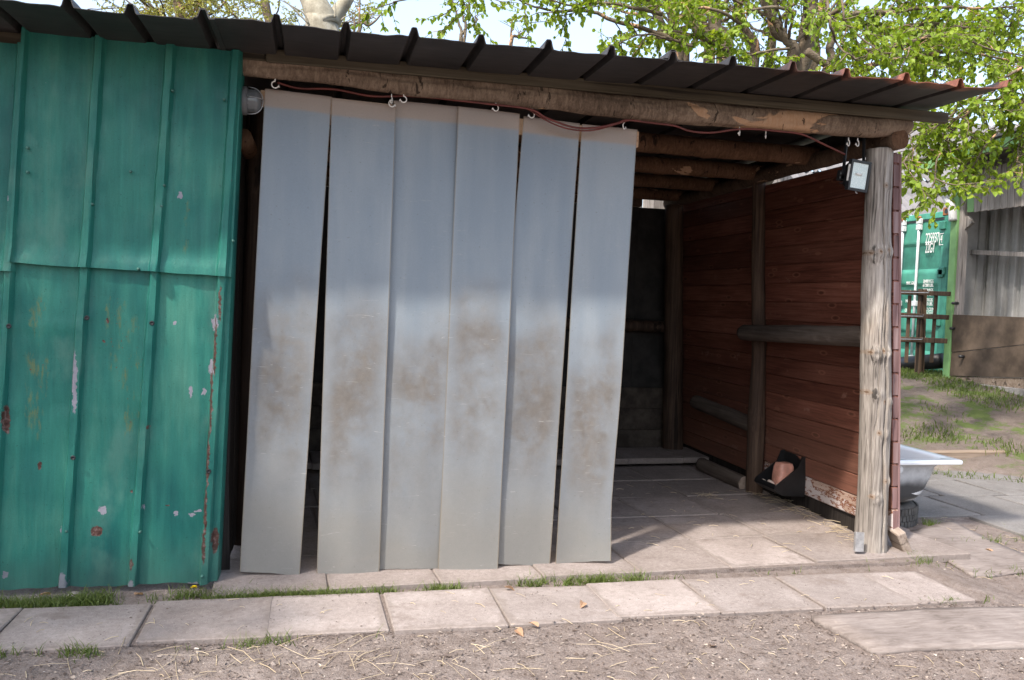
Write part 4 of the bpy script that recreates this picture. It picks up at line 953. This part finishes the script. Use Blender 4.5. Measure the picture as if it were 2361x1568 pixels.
# lower brown panels
quadX('lower_panel', [z4(992, 640), z4(2300, 690), z4(2300, 905), z4(978, 1045)], SX-.005, .025, M['ply'])
quadX('lower_panel', [z4(980, 1050), z4(2300, 908), z4(2300, 1330), z4(955, 1298)], SX+.003, .025, M['ply'])
quadX('base_timber', [z4(950, 1302), z4(2300, 1334), z4(2300, 1500), z4(950, 1345)], SX+.02, .10, M['kerb'])
quadX('plinth', [z4(960, 1348), z4(2300, 1503), z4(2300, 1680), z4(960, 1440)], SX-.03, .3, M['plinth'])
for q in ((1025, 520), (1003, 790), (1100, 1090)):
    p = sp(z4(*q), SX-.02); MB().tube([p+Vector((.04, 0, 0)), p+Vector((-.05, 0, .0))], .018, 8).build('bolt', M['blackmetal'], ts, True)
pr0, pr1 = sp(z3(985, 400), SX-.35), sp(z3(2700, -120), SX-.35)
MB().hexa([pr0+Vector((-.02, .05, .05)), pr1+Vector((-.02, 0, .05)), pr1+Vector((2.2, 0, .05)), pr0+Vector((2.2, .05, .05)), pr0+Vector((-.02, .05, .08)), pr1+Vector((-.02, 0, .08)), pr1+Vector((2.2, 0, .08)), pr0+Vector((2.2, .05, .08))]).build('roof', M['fibre'], ts)
MB().tube(smoothpath([sp(z3(*q), SX-.05) for q in ((1140, 440), (1150, 500), (1185, 600), (1265, 740), (1325, 850), (1340, 1000))]), .052, 14).build('downpipe', M['pvc'], ts, True)

# ================================================================== lattice gate
FX = 7.95
lg = thing('lattice_gate', 'brown wooden lattice gate section in front of the green container', 'gate', (FX, 6, .5))
def lq(name, pts, x, th, mat=M['slat']):
    P = [atX(*z4(*q), x) for q in pts]; k = Vector((th, 0, 0))
    return MB().hexa([P[3], P[2], P[2]+k, P[3]+k, P[0], P[1], P[1]+k, P[0]+k]).build(name, mat, lg, bevel=.006)
rails_ = [lq('rail', [(200, 368), (955, 395), (950, 444), (200, 418)], FX, .04), lq('rail', [(200, 607), (935, 645), (930, 697), (200, 662)], FX, .04), lq('rail', [(200, 866), (917, 897), (913, 950), (200, 928)], FX, .04)]
lq('post', [(622, 365), (672, 368), (638, 1290), (580, 1285)], FX+.045, .08)
for (x0, x1) in ((530, 490), (812, 760), (250, 215)): lq('slat', [(x0-17, 432), (x0+17, 434), (x1+18, 1160), (x1-18, 1155)], FX+.042, .02)
for r_, (x1, y1, xe) in zip(rails_, ((740, 408, 740), (680, 660, 680), (670, 908, 670))):
    a = atX(*z4(300, y1-8), FX-.02); b = atX(*z4(x1, y1), FX-.02); MB().tube([a, b, b+Vector((-.01, -.01, .02))], .006, 6).build('latch_wire', M['galv'], r_)
p0, p1 = atX(*z4(200, 1190), 8.45), atX(*z4(885, 1135), 8.45)
o = MB().tube([p0, p1], .105, 18).build('pipe', M['pipe'], None, True); tag(o, 'thick black pipe lying behind the wooden lattice gate', 'pipe')
# tiled house glimpsed through the gap under the roof
hs_ = thing('tiled_house', 'distant house with an orange tiled roof seen through the gap above the planks', 'house', (24, 14, 0))
MB().box((20, 12, .4), (30, 20, 5.2)).build('wall', M['plinth'], hs_)
MB().grid(lambda u, v: (lerp(19.5, 30.5, u), lerp(11.5, 16, v), 5.1+v*4.2+.05*math.sin(u*160)), 200, 20).build('roof', M['brick'], hs_, solid=.05)

# ================================================================== trees
def leaf_mesh(name, L=.07, Wd=.05, fold=.25):
    m = MB(); pr = [(0, 0), (.12, .34), (.38, .5), (.68, .36), (1.0, 0)]
    v = [(0, L*t, 0) for t, _ in pr]; fz = [0, -.01, -.03, -.08, -.2]
    v = [(0, L*t, L*z_) for (t, _), z_ in zip(pr, fz)]
    n = len(v)
    for s_ in (-1, 1): v += [(s_*Wd*w_, L*t, L*z_+Wd*w_*fold) for (t, w_), z_ in zip(pr[1:-1], fz[1:-1])]
    l = [0]+list(range(n, n+3))+[4]; r_ = [0]+list(range(n+3, n+6))+[4]; f = []
    for i in range(4):
        a = [i, i+1, l[i+1], l[i]]; b = [i, r_[i], r_[i+1], i+1]
        f.append(tuple(dict.fromkeys(a))); f.append(tuple(dict.fromkeys(b)))
    m.v = v; m.f = f; return m
class Tree:
    def __init__(s, name, label, base, trunkmat, leafmat, seed, leaf=.065):
        s.t = thing(name, label, 'tree', base); s.w = MB(); s.lv = []; s.r = random.Random(seed); s.tm = trunkmat; s.lm = leafmat; s.L = leaf
    def limb(s, pts, r0_, r1_, seg=7, wob=.0):
        pts = smoothpath(pts, 5); n = len(pts)
        if wob: pts = [p+Vector((nz(i*.5, p.x), nz(i*.5, p.y, 5), nz(i*.5, p.z, 9)))*wob*(i > 0) for i, p in enumerate(pts)]
        s.w.tube(pts, [lerp(r0_, r1_, i/(n-1)) for i in range(n)], seg); return pts
    def twig(s, p, d, length, r_, dens, lvl=0, droop=.3):
        n = 5; pts = [p]; d = d.normalized()
        for i in range(n):
            d = (d+Vector((s.r.gauss(0, .22), s.r.gauss(0, .22), s.r.gauss(0, .2)-droop*.22))).normalized(); pts.append(pts[-1]+d*length/n)
        s.w.tube(pts, [lerp(r_, r_*.35, i/n) for i in range(n+1)], 4 if r_ < .006 else 5, False)
        for i in range(1, n+1):
            if lvl < 1 and length > .3 and i < n+1:
                for _ in range(1 if s.r.random() < .75 else 2):
                    dd = (d+Vector((s.r.gauss(0, .9), s.r.gauss(0, .7), s.r.gauss(0, .55)))).normalized(); s.twig(pts[i], dd, length*s.r.uniform(.35, .6), r_*.55, dens, lvl+1, droop)
            k = dens if (lvl >= 1 or length < .3) else dens*.45
            for _ in range(int(k)+(s.r.random() < k-int(k))):
                q = pts[i].lerp(pts[i-1], s.r.random()); s.lv.append((q, (d*.5+Vector((s.r.gauss(0, .7), s.r.gauss(0, .7), s.r.gauss(-.55, .45)))).normalized(), s.r.uniform(.65, 1.2)))
    def clothe(s, pts, n, length, dens, t0=.15, t1=1.0, droop=.3, bias=(0, 0, 0)):
        for _ in range(n):
            t = s.r.uniform(t0, t1)*(len(pts)-1); i = min(int(t), len(pts)-2); p = pts[i].lerp(pts[i+1], t-i); d = (pts[i+1]-pts[i]).normalized()
            dd = (d*.5+Vector((s.r.gauss(0, .8), s.r.gauss(0, .6), s.r.gauss(0, .6)))+Vector(bias)).normalized(); s.twig(p, dd, length*s.r.uniform(.6, 1.25), .007, dens, 0, droop)
    def done(s, singles=0):
        s.w.build('trunk', s.tm, s.t, True)
        base = leaf_mesh('leaf', s.L, s.L*.72); order = list(range(len(s.lv)))
        def vis(i):
            q = s.lv[i][0]-CAM; d = q.dot(fw)
            if d < .5: return 1e9
            x, y = q.dot(rt)/d*1950/1180, -q.dot(up)/d*1950/784
            return d/s.lv[i][2] if abs(x) < 1.0 and -1 < y < -.35 else 1e6+d
        order.sort(key=vis); m = MB(); me = None
        def mat_(q, d, sc_, spin):
            z_ = Vector((0, 0, 1)); y_ = d; x_ = y_.cross(z_)
            x_ = x_.normalized() if x_.length > .05 else Vector((1, 0, 0)); n_ = x_.cross(y_); a = spin
            X_ = x_*math.cos(a)+n_*math.sin(a); N_ = X_.cross(y_)
            return Matrix(((X_.x*sc_, y_.x*sc_, N_.x*sc_, q.x), (X_.y*sc_, y_.y*sc_, N_.y*sc_, q.y), (X_.z*sc_, y_.z*sc_, N_.z*sc_, q.z), (0, 0, 0, 1)))
        if singles: me = base.mesh('leaf'); me.materials.append(s.lm)
        inv = Matrix.Translation(-s.t.location)
        for c, i in enumerate(order):
            q, d, sc_ = s.lv[i]; T = mat_(q, d, sc_, s.r.uniform(-1.2, 1.2))
            if c < singles:
                o = bpy.data.objects.new('leaf', me); COL.objects.link(o); o.parent = s.t; o.matrix_local = inv @ T
            else: m.add([T @ Vector(v) for v in base.v], base.f)
        if m.v:
            o = m.build('crown', s.lm, s.t); 
            if singles: o['kind'] = 'stuff'
        return s.t
Y_ = lambda f, q, d: atY(*f(*q), d)
# -- big multi-stemmed hornbeam behind the shed
BX = Vector((4.0, 5.6, .3))
T1 = Tree('broadleaf_tree', 'many stemmed tree in fresh green leaf rising behind the shed roof', BX, M['trunk'], M['leaf'], 5, .056)
stems = [(zt3, ((1400, 470), (1290, 250), (1130, 0), (1000, -250)), 5.4, .055), (zt3, ((1440, 480), (1350, 200), (1290, 0), (1240, -300)), 5.9, .065), (zt3, ((1640, 500), (1520, 180), (1450, -40), (1400, -300)), 5.2, .075), (zt3, ((1730, 500), (1620, 250), (1540, 40), (1440, -250)), 5.6, .05),
         (zt3, ((1770, 480), (1690, 200), (1610, -50), (1560, -300)), 5.0, .09), (zt3, ((2010, 530), (1930, 230), (1850, -30), (1790, -300)), 5.3, .07), (zt3, ((2120, 560), (2160, 200), (2190, -60), (2210, -300)), 5.5, .06), (zt3, ((2310, 500), (2180, 260), (2120, 40), (2060, -200)), 5.1, .055),
         (zt4, ((230, 520), (190, 330), (60, 150), (-40, -60)), 4.9, .06), (zt4, ((300, 560), (340, 300), (385, 40), (410, -250)), 5.0, .105), (zt4, ((380, 600), (430, 300), (480, 0), (520, -250)), 5.5, .05), (zt4, ((500, 600), (540, 380), (600, 120), (650, -200)), 5.6, .06), (zt4, ((20, 520), (45, 250), (75, -20), (95, -250)), 5.6, .035)]
for k, (f, ps, d, r_) in enumerate(stems):
    P = [Y_(f, q, d) for q in ps]; low = P[0]+(P[0]-P[1])*.6; pts = T1.limb([BX+Vector((nz(k*3.1)*.5, nz(k*1.7, 2)*.3, 0)), low.lerp(BX, .35)]+P, r_*1.15, r_*.62, 9, .03)
    T1.clothe(pts, 4, .8, .9, .5, .98, .25)
    for _ in range(3):
        i = T1.r.randrange(len(pts)//2, len(pts)-2); dd = Vector((T1.r.gauss(0, .6), T1.r.gauss(-.1, .5), T1.r.uniform(.2, 1))).normalized(); q = pts[i]
        lp = T1.limb([q, q+dd*.5, q+dd*1.0+Vector((T1.r.gauss(0, .2), 0, .1)), q+dd*1.6], r_*.35, .008, 6, .03); T1.clothe(lp, 2, .6, 1.0, .2, 1.0, .3)
# limbs reaching left over the roof and right over the yard
limbs = [(zt3, ((1330, 330), (1180, 260), (860, 170), (640, 85), (400, 95), (200, 50), (60, -10)), 3.7, .028, 9, .42, 1.5), (zt3, ((1250, 120), (1000, 60), (760, 20), (520, 40), (330, 0)), 3.5, .02, 8, .42, 1.4), (zt3, ((1500, 380), (1250, 300), (1050, 290), (870, 380)), 3.4, .014, 8, .34, 1.7), (zt3, ((1150, 0), (900, -30), (600, -60), (300, -60), (0, -70), (-250, -50), (-600, -30), (-950, 10)), 3.6, .02, 17, .45, 1.4),
         (zt3, ((1800, 420), (1600, 330), (1400, 260), (1200, 250)), 3.6, .02, 8, .45, 1.7), (zt3, ((1900, 200), (1700, 80), (1500, 60), (1300, -20)), 3.6, .02, 8, .45, 1.7), (zt3, ((2300, 400), (2100, 420), (1900, 480), (1700, 470)), 3.6, .016, 9, .4, 1.7), (zt3, ((2350, 100), (2100, 60), (1900, 110), (1750, 60)), 3.7, .02, 8, .45, 1.6),
         (zt4, ((350, 420), (560, 560), (760, 590), (960, 510), (1250, 470), (1500, 420), (1800, 450), (2200, 540)), 3.2, .04, 20, .5, 1.6), (zt4, ((1060, 680), (1200, 580), (1350, 480), (1480, 300), (1620, 190), (1900, 90)), 4.1, .065, 18, .55, 1.6), (zt4, ((700, 420), (1000, 400), (1250, 330), (1420, 290), (1650, 320), (1850, 400), (2250, 480)), 3.1, .026, 20, .5, 1.7),
         (zt4, ((520, -20), (545, 200), (590, 350), (660, 430), (780, 500)), 2.5, .014, 9, .4, 1.5), (zt4, ((640, -30), (660, 150), (740, 260), (980, 440), (1200, 380)), 2.5, .011, 9, .4, 1.5), (zt4, ((700, 120), (1000, 100), (1400, 60), (1800, 60), (2250, 40)), 3.5, .03, 22, .55, 1.5), (zt4, ((900, 300), (1300, 200), (1700, 230), (2200, 200)), 3.7, .03, 22, .55, 1.5), (zt4, ((600, 250), (850, 180), (1100, 60), (1300, -80)), 3.6, .03, 14, .5, 1.5),
         # drooping curtain at the right
         (zt4, ((2250, 480), (2000, 620), (1800, 760), (1650, 900), (1500, 1050)), 2.5, .016, 14, .5, 1.7), (zt4, ((2350, 600), (2150, 800), (2000, 1000), (1850, 1150), (1750, 1300)), 2.5, .015, 13, .48, 1.6), (zt4, ((1950, 700), (1700, 900), (1500, 1150), (1420, 1300), (1400, 1480)), 2.5, .012, 11, .42, 1.7), (zt4, ((1600, 900), (1400, 1050), (1250, 1200), (1150, 1320), (1170, 1380)), 2.5, .010, 11, .40, 1.7), (zt4, ((1750, 850), (1550, 980), (1350, 1020), (1180, 1100)), 2.6, .010, 10, .4, 1.7),
         (zt4, ((2300, 750), (2250, 1000), (2100, 1150), (2070, 1330)), 2.5, .010, 9, .4, 1.5), (zt4, ((2400, 350), (2150, 650), (1950, 800), (1780, 830)), 2.7, .014, 12, .45, 1.6), (zt4, ((1500, 1150), (1550, 1300), (1680, 1400), (1640, 1480)), 2.5, .007, 6, .3, 1.8)]
for (f, ps, d, r_, n_, ln, de) in limbs:
    P = [Y_(f, q, d+.25*nz(i*1.3, r_*100, d)) for i, q in enumerate(ps)]
    pts = T1.limb(P, r_, .006, 7, .015); T1.clothe(pts, n_, ln, de*1.05, .05, 1.0, .3)
T1.done(300)
# -- smooth barked forked trunk
T2 = Tree('forked_tree', 'thick smooth grey trunk forking just above the roof edge', Vector((.6, 5.2, 0)), M['smoothbark'], M['leaf'], 9)
b0 = Y_(zt2, (757, 300), 5.0)
pm = smoothpath([Vector((.62, 5.0, 0)), Vector((.66, 5.0, 1.8)), b0, Y_(zt2, (748, 190), 5.0), Y_(zt2, (708, 90), 5.0), Y_(zt2, (668, 0), 5.05), Y_(zt2, (590, -180), 5.1), Y_(zt2, (500, -500), 5.1)], 5)
rm = [.22, .19, .165, .165, .145, .13, .12, .1]; T2.w.tube(pm, [lerp(rm[min(i//5, 7)], rm[min(i//5+1, 7)], (i % 5)/5) for i in range(len(pm))], 24)
T2.limb([Y_(zt2, (775, 270), 5.03), Y_(zt2, (800, 190), 5.05), Y_(zt2, (850, 95), 5.05), Y_(zt2, (918, 0), 5.05), Y_(zt2, (1010, -160), 5.1)], .10, .055, 18)
for q in (((640, 190), (600, 100), (520, 50), (430, 0)), ((640, 180), (520, 60), (450, 0)), ((830, 130), (835, 60), (828, 0)), ((880, 150), (900, 130), (925, 120))): T2.limb([Y_(zt2, p, 4.75) for p in q], .012, .004, 5)
T2.done()
# -- pruned bare shoots behind the roof edge
T3 = Tree('bare_shrub', 'leafless pruned shrub whose twigs poke up behind the roof edge', Vector((1.9, 4.6, 0)), M['trunk'], M['leaf'], 12)
for f, q in ((zt2, ((1010, 230), (1012, 120), (1016, -20))), (zt2, ((1015, 220), (1080, 190), (1130, 155), (1165, 115))), (zt2, ((1020, 215), (1060, 170), (1098, 125))), (zt2, ((975, 220), (978, 180), (975, 130))), (zt2, ((1760, 300), (1780, 250), (1800, 210), (1850, 190), (1893, 140))), (zt2, ((1800, 210), (1785, 160), (1778, 115))), (zt2, ((1770, 290), (1750, 180), (1730, 90), (1700, 0))), (zt2, ((2130, 330), (2180, 270), (2235, 235))), (zt2, ((2140, 320), (2200, 280), (2280, 290))), (zt2, ((2135, 320), (2138, 240), (2146, 140)))):
    P = [Y_(f, p, 4.6) for p in q]; T3.limb([Vector((1.9+.25*(P[0].x-1.9), 4.6, .3)), P[0]+Vector((0, 0, -.8))]+P, .022, .008, 6)
    for _ in range(4): p = P[-1].lerp(P[1], T3.r.random()); T3.limb([p, p+Vector((T3.r.gauss(0, .03), 0, .03)), p+Vector((T3.r.gauss(0, .07), 0, T3.r.uniform(.04, .1)))], .006, .002, 5)
T3.done()
# -- tree beyond the left picture edge that shades the cladding
T5 = Tree('broadleaf_tree', 'leafy tree standing in front of the shed beyond the left picture edge', Vector((-4.9, -2.9, 0)), M['trunk'], M['leaf'], 31, .10)
tp = T5.limb([Vector((-4.9, -2.9, 0)), Vector((-4.8, -2.8, 1.8)), Vector((-4.6, -2.6, 3.4)), Vector((-4.5, -2.5, 5.4))], .16, .05, 10, .04)
for i in range(26):
    a = i*2.4; p = tp[len(tp)*2//3+i % 5]; d = Vector((math.cos(a), math.sin(a)*.9, T5.r.uniform(-.1, .6))); d2 = d*T5.r.uniform(.8, 1.5)
    lp = T5.limb([p, p+d2*.5+Vector((0, 0, .1)), p+d2], .03, .008, 5, .04); T5.clothe(lp, 7, .7, 2.6, .1, 1.0, .2)
T5.done()
# -- budding trees far left
for k, (bx, lab) in enumerate((((-1.5, 9.5), 'budding yellow green tree far behind the roof, left one'), ((.1, 10.2), 'budding yellow green tree behind the roof just left of the forked trunk'))):
    T4 = Tree('budding_tree', lab, Vector((*bx, 0)), M['trunk'], M['leaf_y'], 20+k, .035)
    x0 = 400 if k == 0 else 600; t_ = atY(x0, -60, bx[1])
    main = T4.limb([Vector((*bx, 0)), Vector((*bx, 2.5)), t_, t_+Vector((.2, 0, 1.5))], .13, .03, 9, .05)
    for i in range(24):
        a = T4.r.uniform(0, 6.28); p = main[T4.r.randrange(len(main)//2, len(main))]; p = Vector((p.x, p.y, T4.r.uniform(3.6, 5.6))); d = Vector((math.cos(a), math.sin(a)*.6, T4.r.uniform(.1, .7)))
        lp = T4.limb([p, p+d*.5, p+d*1.0+Vector((0, 0, .1)), p+d*1.6], .025, .006, 5, .04); T4.clothe(lp, 9, .5, 3.0, .1, 1.0, .1)
    T4.t['group'] = 'budding trees'; T4.done()

# ================================================================== grass, straw, litter
def blades(name, label, spots, seed, mat, hmin, hmax, lean=.5, wd=.004):
    r = random.Random(seed); m = MB()
    for (x, y, z) in spots:
        h = r.uniform(hmin, hmax); a = r.uniform(0, 6.28); b = r.uniform(0, 6.28); l = h*lean*r.uniform(.2, 1.2); w_ = wd*r.uniform(.6, 1.2)
        dx, dy = math.cos(a)*w_, math.sin(a)*w_; lx, ly = math.cos(b)*l, math.sin(b)*l
        m.add([(x-dx, y-dy, z), (x+dx, y+dy, z), (x+dx*.8+lx*.35, y+dy*.8+ly*.35, z+h*.6), (x-dx*.8+lx*.35, y-dy*.8+ly*.35, z+h*.6), (x+lx, y+ly, z+h)], [(0, 1, 2, 3), (3, 2, 4)])
    o = m.build(name, mat); return tag(o, label, 'grass', kind='stuff')
r = random.Random(3); sp_ = []
def patch(cx, cy, rx, ry, n, thr=-.1, fs=6):
    for _ in range(n):
        x = cx+r.gauss(0, rx*.55); y = cy+r.gauss(0, ry*.45)+.02*nz(x*5, 8)
        if nz(x*fs, y*fs, 3.3)+.6*nz(x*31, y*31, 1.1)+r.gauss(0, .12) < thr+.12: continue
        sp_.append((x, y, ground_z(x, y)-.004))
patch(-1.05, -.165, .8, .10, 7000, -.25); patch(-.1, -.225, .5, .05, 3200, -.3); patch(.75, -.205, .45, .05, 1800, -.05); patch(1.35, -.17, .4, .06, 2200, -.1); patch(2.2, -.16, .5, .03, 150, .2)
patch(-.9, -.76, .35, .05, 700, .05); patch(-.2, -.76, .4, .035, 300, .15); patch(3.5, .02, .12, .10, 350, -.3); patch(3.85, -.22, .2, .1, 250, 0); patch(4.35, .35, .25, .10, 700, -.1); patch(4.9, .62, .25, .12, 350, .0); patch(4.15, .78, .05, .05, 120, -.5); patch(4.7, -.1, .4, .3, 300, .2); patch(3.1, -.70, .2, .03, 200, .05); patch(3.4, -.1, .3, .06, 120, .1)
blades('grass', 'short grass growing in the joints along the slabs', sp_, 4, M['grass'], .01, .058, 1.1, .002)
sp_ = []
for _ in range(60000):
    x = r.uniform(4.4, 10.5); y = r.uniform(1.2, 8.5); s_ = x*.65+y*.76
    if s_ < 5.35+.25*nz(x*2, y*2) or x > 8.1 and y < 5.4 or x > 8.75 and y > 5.9: continue
    g_ = fbm(x*1.1, y*1.1, 2.2, 4)+.35*sstep(8.6, 9.4, s_)+.25*(1-sstep(5.4, 6.0, s_))
    if g_ < .2+r.gauss(0, .12): continue
    sp_.append((x, y, ground_z(x, y)-.005))
blades('grass', 'patchy green grass on the bank in front of the container', sp_, 6, M['grass'], .025, .075, .7, .005)
# straw
m = MB(); r = random.Random(11)
def straw(x, y, z, L_, a=None):
    a = r.uniform(0, math.pi*2) if a is None else a; t = r.uniform(-.05, .12); p = Vector((x, y, z)); d = Vector((math.cos(a), math.sin(a), t)); k = Vector((-math.sin(a), math.cos(a), 0))*r.gauss(0, .08)
    m.tube([p, p+d*L_*.5+k*L_*.5+Vector((0, 0, .003)), p+d*L_+Vector((0, 0, -t*L_*.8))], r.uniform(.0006, .0017), 4)
for _ in range(190):
    x = r.gauss(-.1, .6); y = r.uniform(-1.55, -.78)
    straw(x, y, ground_z(x, y)+.005, r.uniform(.04, .20), r.uniform(0, 6.28))
for _ in range(280):
    x = r.uniform(-1.6, 4.2); y = r.uniform(-1.6, -.74); straw(x, y, ground_z(x, y)+.004, r.uniform(.02, .09))
for _ in range(120):
    y = r.uniform(.15, 1.5); x = WX(y, 0)-abs(r.gauss(0, .07))-.03; straw(x, y, .006+r.uniform(0, .015), r.uniform(.04, .12))
for _ in range(60):
    x = r.uniform(1.7, 3.2); y = r.uniform(.1, 2.4); straw(x, y, .004, r.uniform(.03, .09))
for _ in range(26): straw(2.82+r.gauss(0, .03), 1.45+r.gauss(0, .03), .006+r.uniform(0, .02), r.uniform(.04, .10))
for _ in range(40):
    x = r.uniform(-1.4, 3); y = r.uniform(-.66, -.28); straw(x, y, .004, r.uniform(.02, .07))
for _ in range(90):
    x = r.uniform(3.5, 5.0); y = r.uniform(-.3, 1.0); straw(x, y, ground_z(x, y)+.006, r.uniform(.03, .09))
tag(m.build('straw', M['straw'], None), 'loose straw scattered over the ground and floor', 'straw', kind='stuff')
# soil crumbs
m = MB(); ico = [(0, 0, 1), (.9, 0, .2), (.28, .85, .2), (-.72, .52, .2), (-.72, -.52, .2), (.28, -.85, .2), (0, 0, -.5)]; icf = [(0, 1, 2), (0, 2, 3), (0, 3, 4), (0, 4, 5), (0, 5, 1), (6, 2, 1), (6, 3, 2), (6, 4, 3), (6, 5, 4), (6, 1, 5)]
for _ in range(9000):
    q = r.random()
    if q < .86: x = r.uniform(-2, 4.5); y = r.uniform(-1.7, -.72); z_ = ground_z(x, y)
    elif q < .95: x = r.uniform(-1.8, 3.1); y = r.uniform(-.68, -.28); z_ = .002
    else: x = r.uniform(3.5, 5.2); y = r.uniform(-.5, .9); z_ = ground_z(x, y)+.003
    s_ = min(.016, r.lognormvariate(-5.75, .5))*(.6 if q > .86 else 1); a = r.uniform(0, 6.28); ca_, sa_ = math.cos(a), math.sin(a)
    m.add([(x+s_*(vx*ca_-vy*sa_)*r.uniform(.7, 1.3), y+s_*(vx*sa_+vy*ca_)*r.uniform(.7, 1.3), z_+s_*vz*.7) for vx, vy, vz in ico], icf)
for _ in range(9000):
    q = r.random(); x = r.uniform(-2, 4.6); y = r.uniform(-1.7, -.715)
    if q > .9: x, y = r.uniform(3.45, 5.2), r.uniform(-.6, .95)
    elif q > .84: y = r.choice((-.255, -.715))+r.gauss(0, .02)
    z_ = ground_z(x, y)+.002+(.012 if q > .84 and q < .9 else 0); a = r.uniform(0, 6.28); l_ = r.uniform(.002, .010); w_ = l_*r.uniform(.15, .55); ca_, sa_ = math.cos(a), math.sin(a); t_ = [r.uniform(0, .006) for _ in range(4)]
    m.add([(x+ca_*i*l_-sa_*j*w_, y+sa_*i*l_+ca_*j*w_, z_+t_[k]) for k, (i, j) in enumerate(((-1, -1), (1, -.7), (.8, 1), (-1, .8)))], [(0, 1, 2), (0, 2, 3)])
tag(m.build('soil_crumbs', M['clod'], None), 'crumbs of earth strewn over the ground and slabs', 'soil', kind='stuff')
# single dry leaves and stones
lm_ = leaf_mesh('dry_leaf', .055, .035, .6).mesh('dry_leaf'); lm_.materials.append(M['dryleaf'])
for (px, py, lab, zz_) in ((1163, 1372, 'curled tan dry leaf on the slab joint below the curtain', .006), (1190, 1465, 'pale dry leaf lying on the soil below the middle slab', None), (1240, 1460, 'brown dry leaf on the soil next to a paler one', None), (1345, 1405, 'reddish dry leaf on the soil at the slab edge', .0), (118, 1372, 'long tan dry leaf under the green cladding', None), (1640, 1500, 'dark dry leaf on bare soil toward the front right', None), (2290, 1262, 'small orange dry leaf on the ground at the right edge', None), (310, 1373, 'dark brown curled leaf under the third cladding rib', None)):
    p = atZ(px, py, -.02); o = bpy.data.objects.new('dry_leaf', lm_); COL.objects.link(o); o.location = (p.x, p.y, (ground_z(p.x, p.y) if zz_ is None else zz_)+.012); o.rotation_euler = (r.uniform(-.3, .3), r.uniform(-.6, .6), r.uniform(0, 6)); tag(o, lab, 'dry leaf', 'dry leaves')
for (px, py, s_, lab) in ((172, 1374, .024, 'pale pebble at the foot of the green cladding'), (88, 1380, .014, 'small pale pebble at the left under the cladding')):
    p = atZ(px, py, -.02); m = MB()
    m.grid(lambda u, v: (p.x+s_*1.3*math.sin(math.pi*v)*math.cos(6.283*u)*(1+.2*nz(u*3, v*3)), p.y+s_*math.sin(math.pi*v)*math.sin(6.283*u), p.z+.005+s_*.6*math.cos(math.pi*v)), 14, 8, True); tag(m.build('stone', M['stone'], None, True), lab, 'stone', 'pebbles')
p = atZ(445, 1372, -.01); fd = thing('dandelion', 'single yellow dandelion flower under the green cladding corner', 'flower', p)
MB().tube([p, p+Vector((.002, 0, .02)), p+Vector((.004, -.004, .035))], .0018, 6).build('stem', M['grass'], fd, True)
m = MB()
for i in range(28):
    a = i*2.4; l = .016*(.5+.5*(i/28)); c = p+Vector((.004, -.004, .036)); d = Vector((math.cos(a)*l, math.sin(a)*l, .006*(1-i/28)+.002)); k = Vector((-math.sin(a), math.cos(a), 0))*.003
    m.add([c-k*.5, c+k*.5, c+d+k, c+d-k], [(0, 1, 2, 3)])
m.build('petals', M['yellow'], fd)
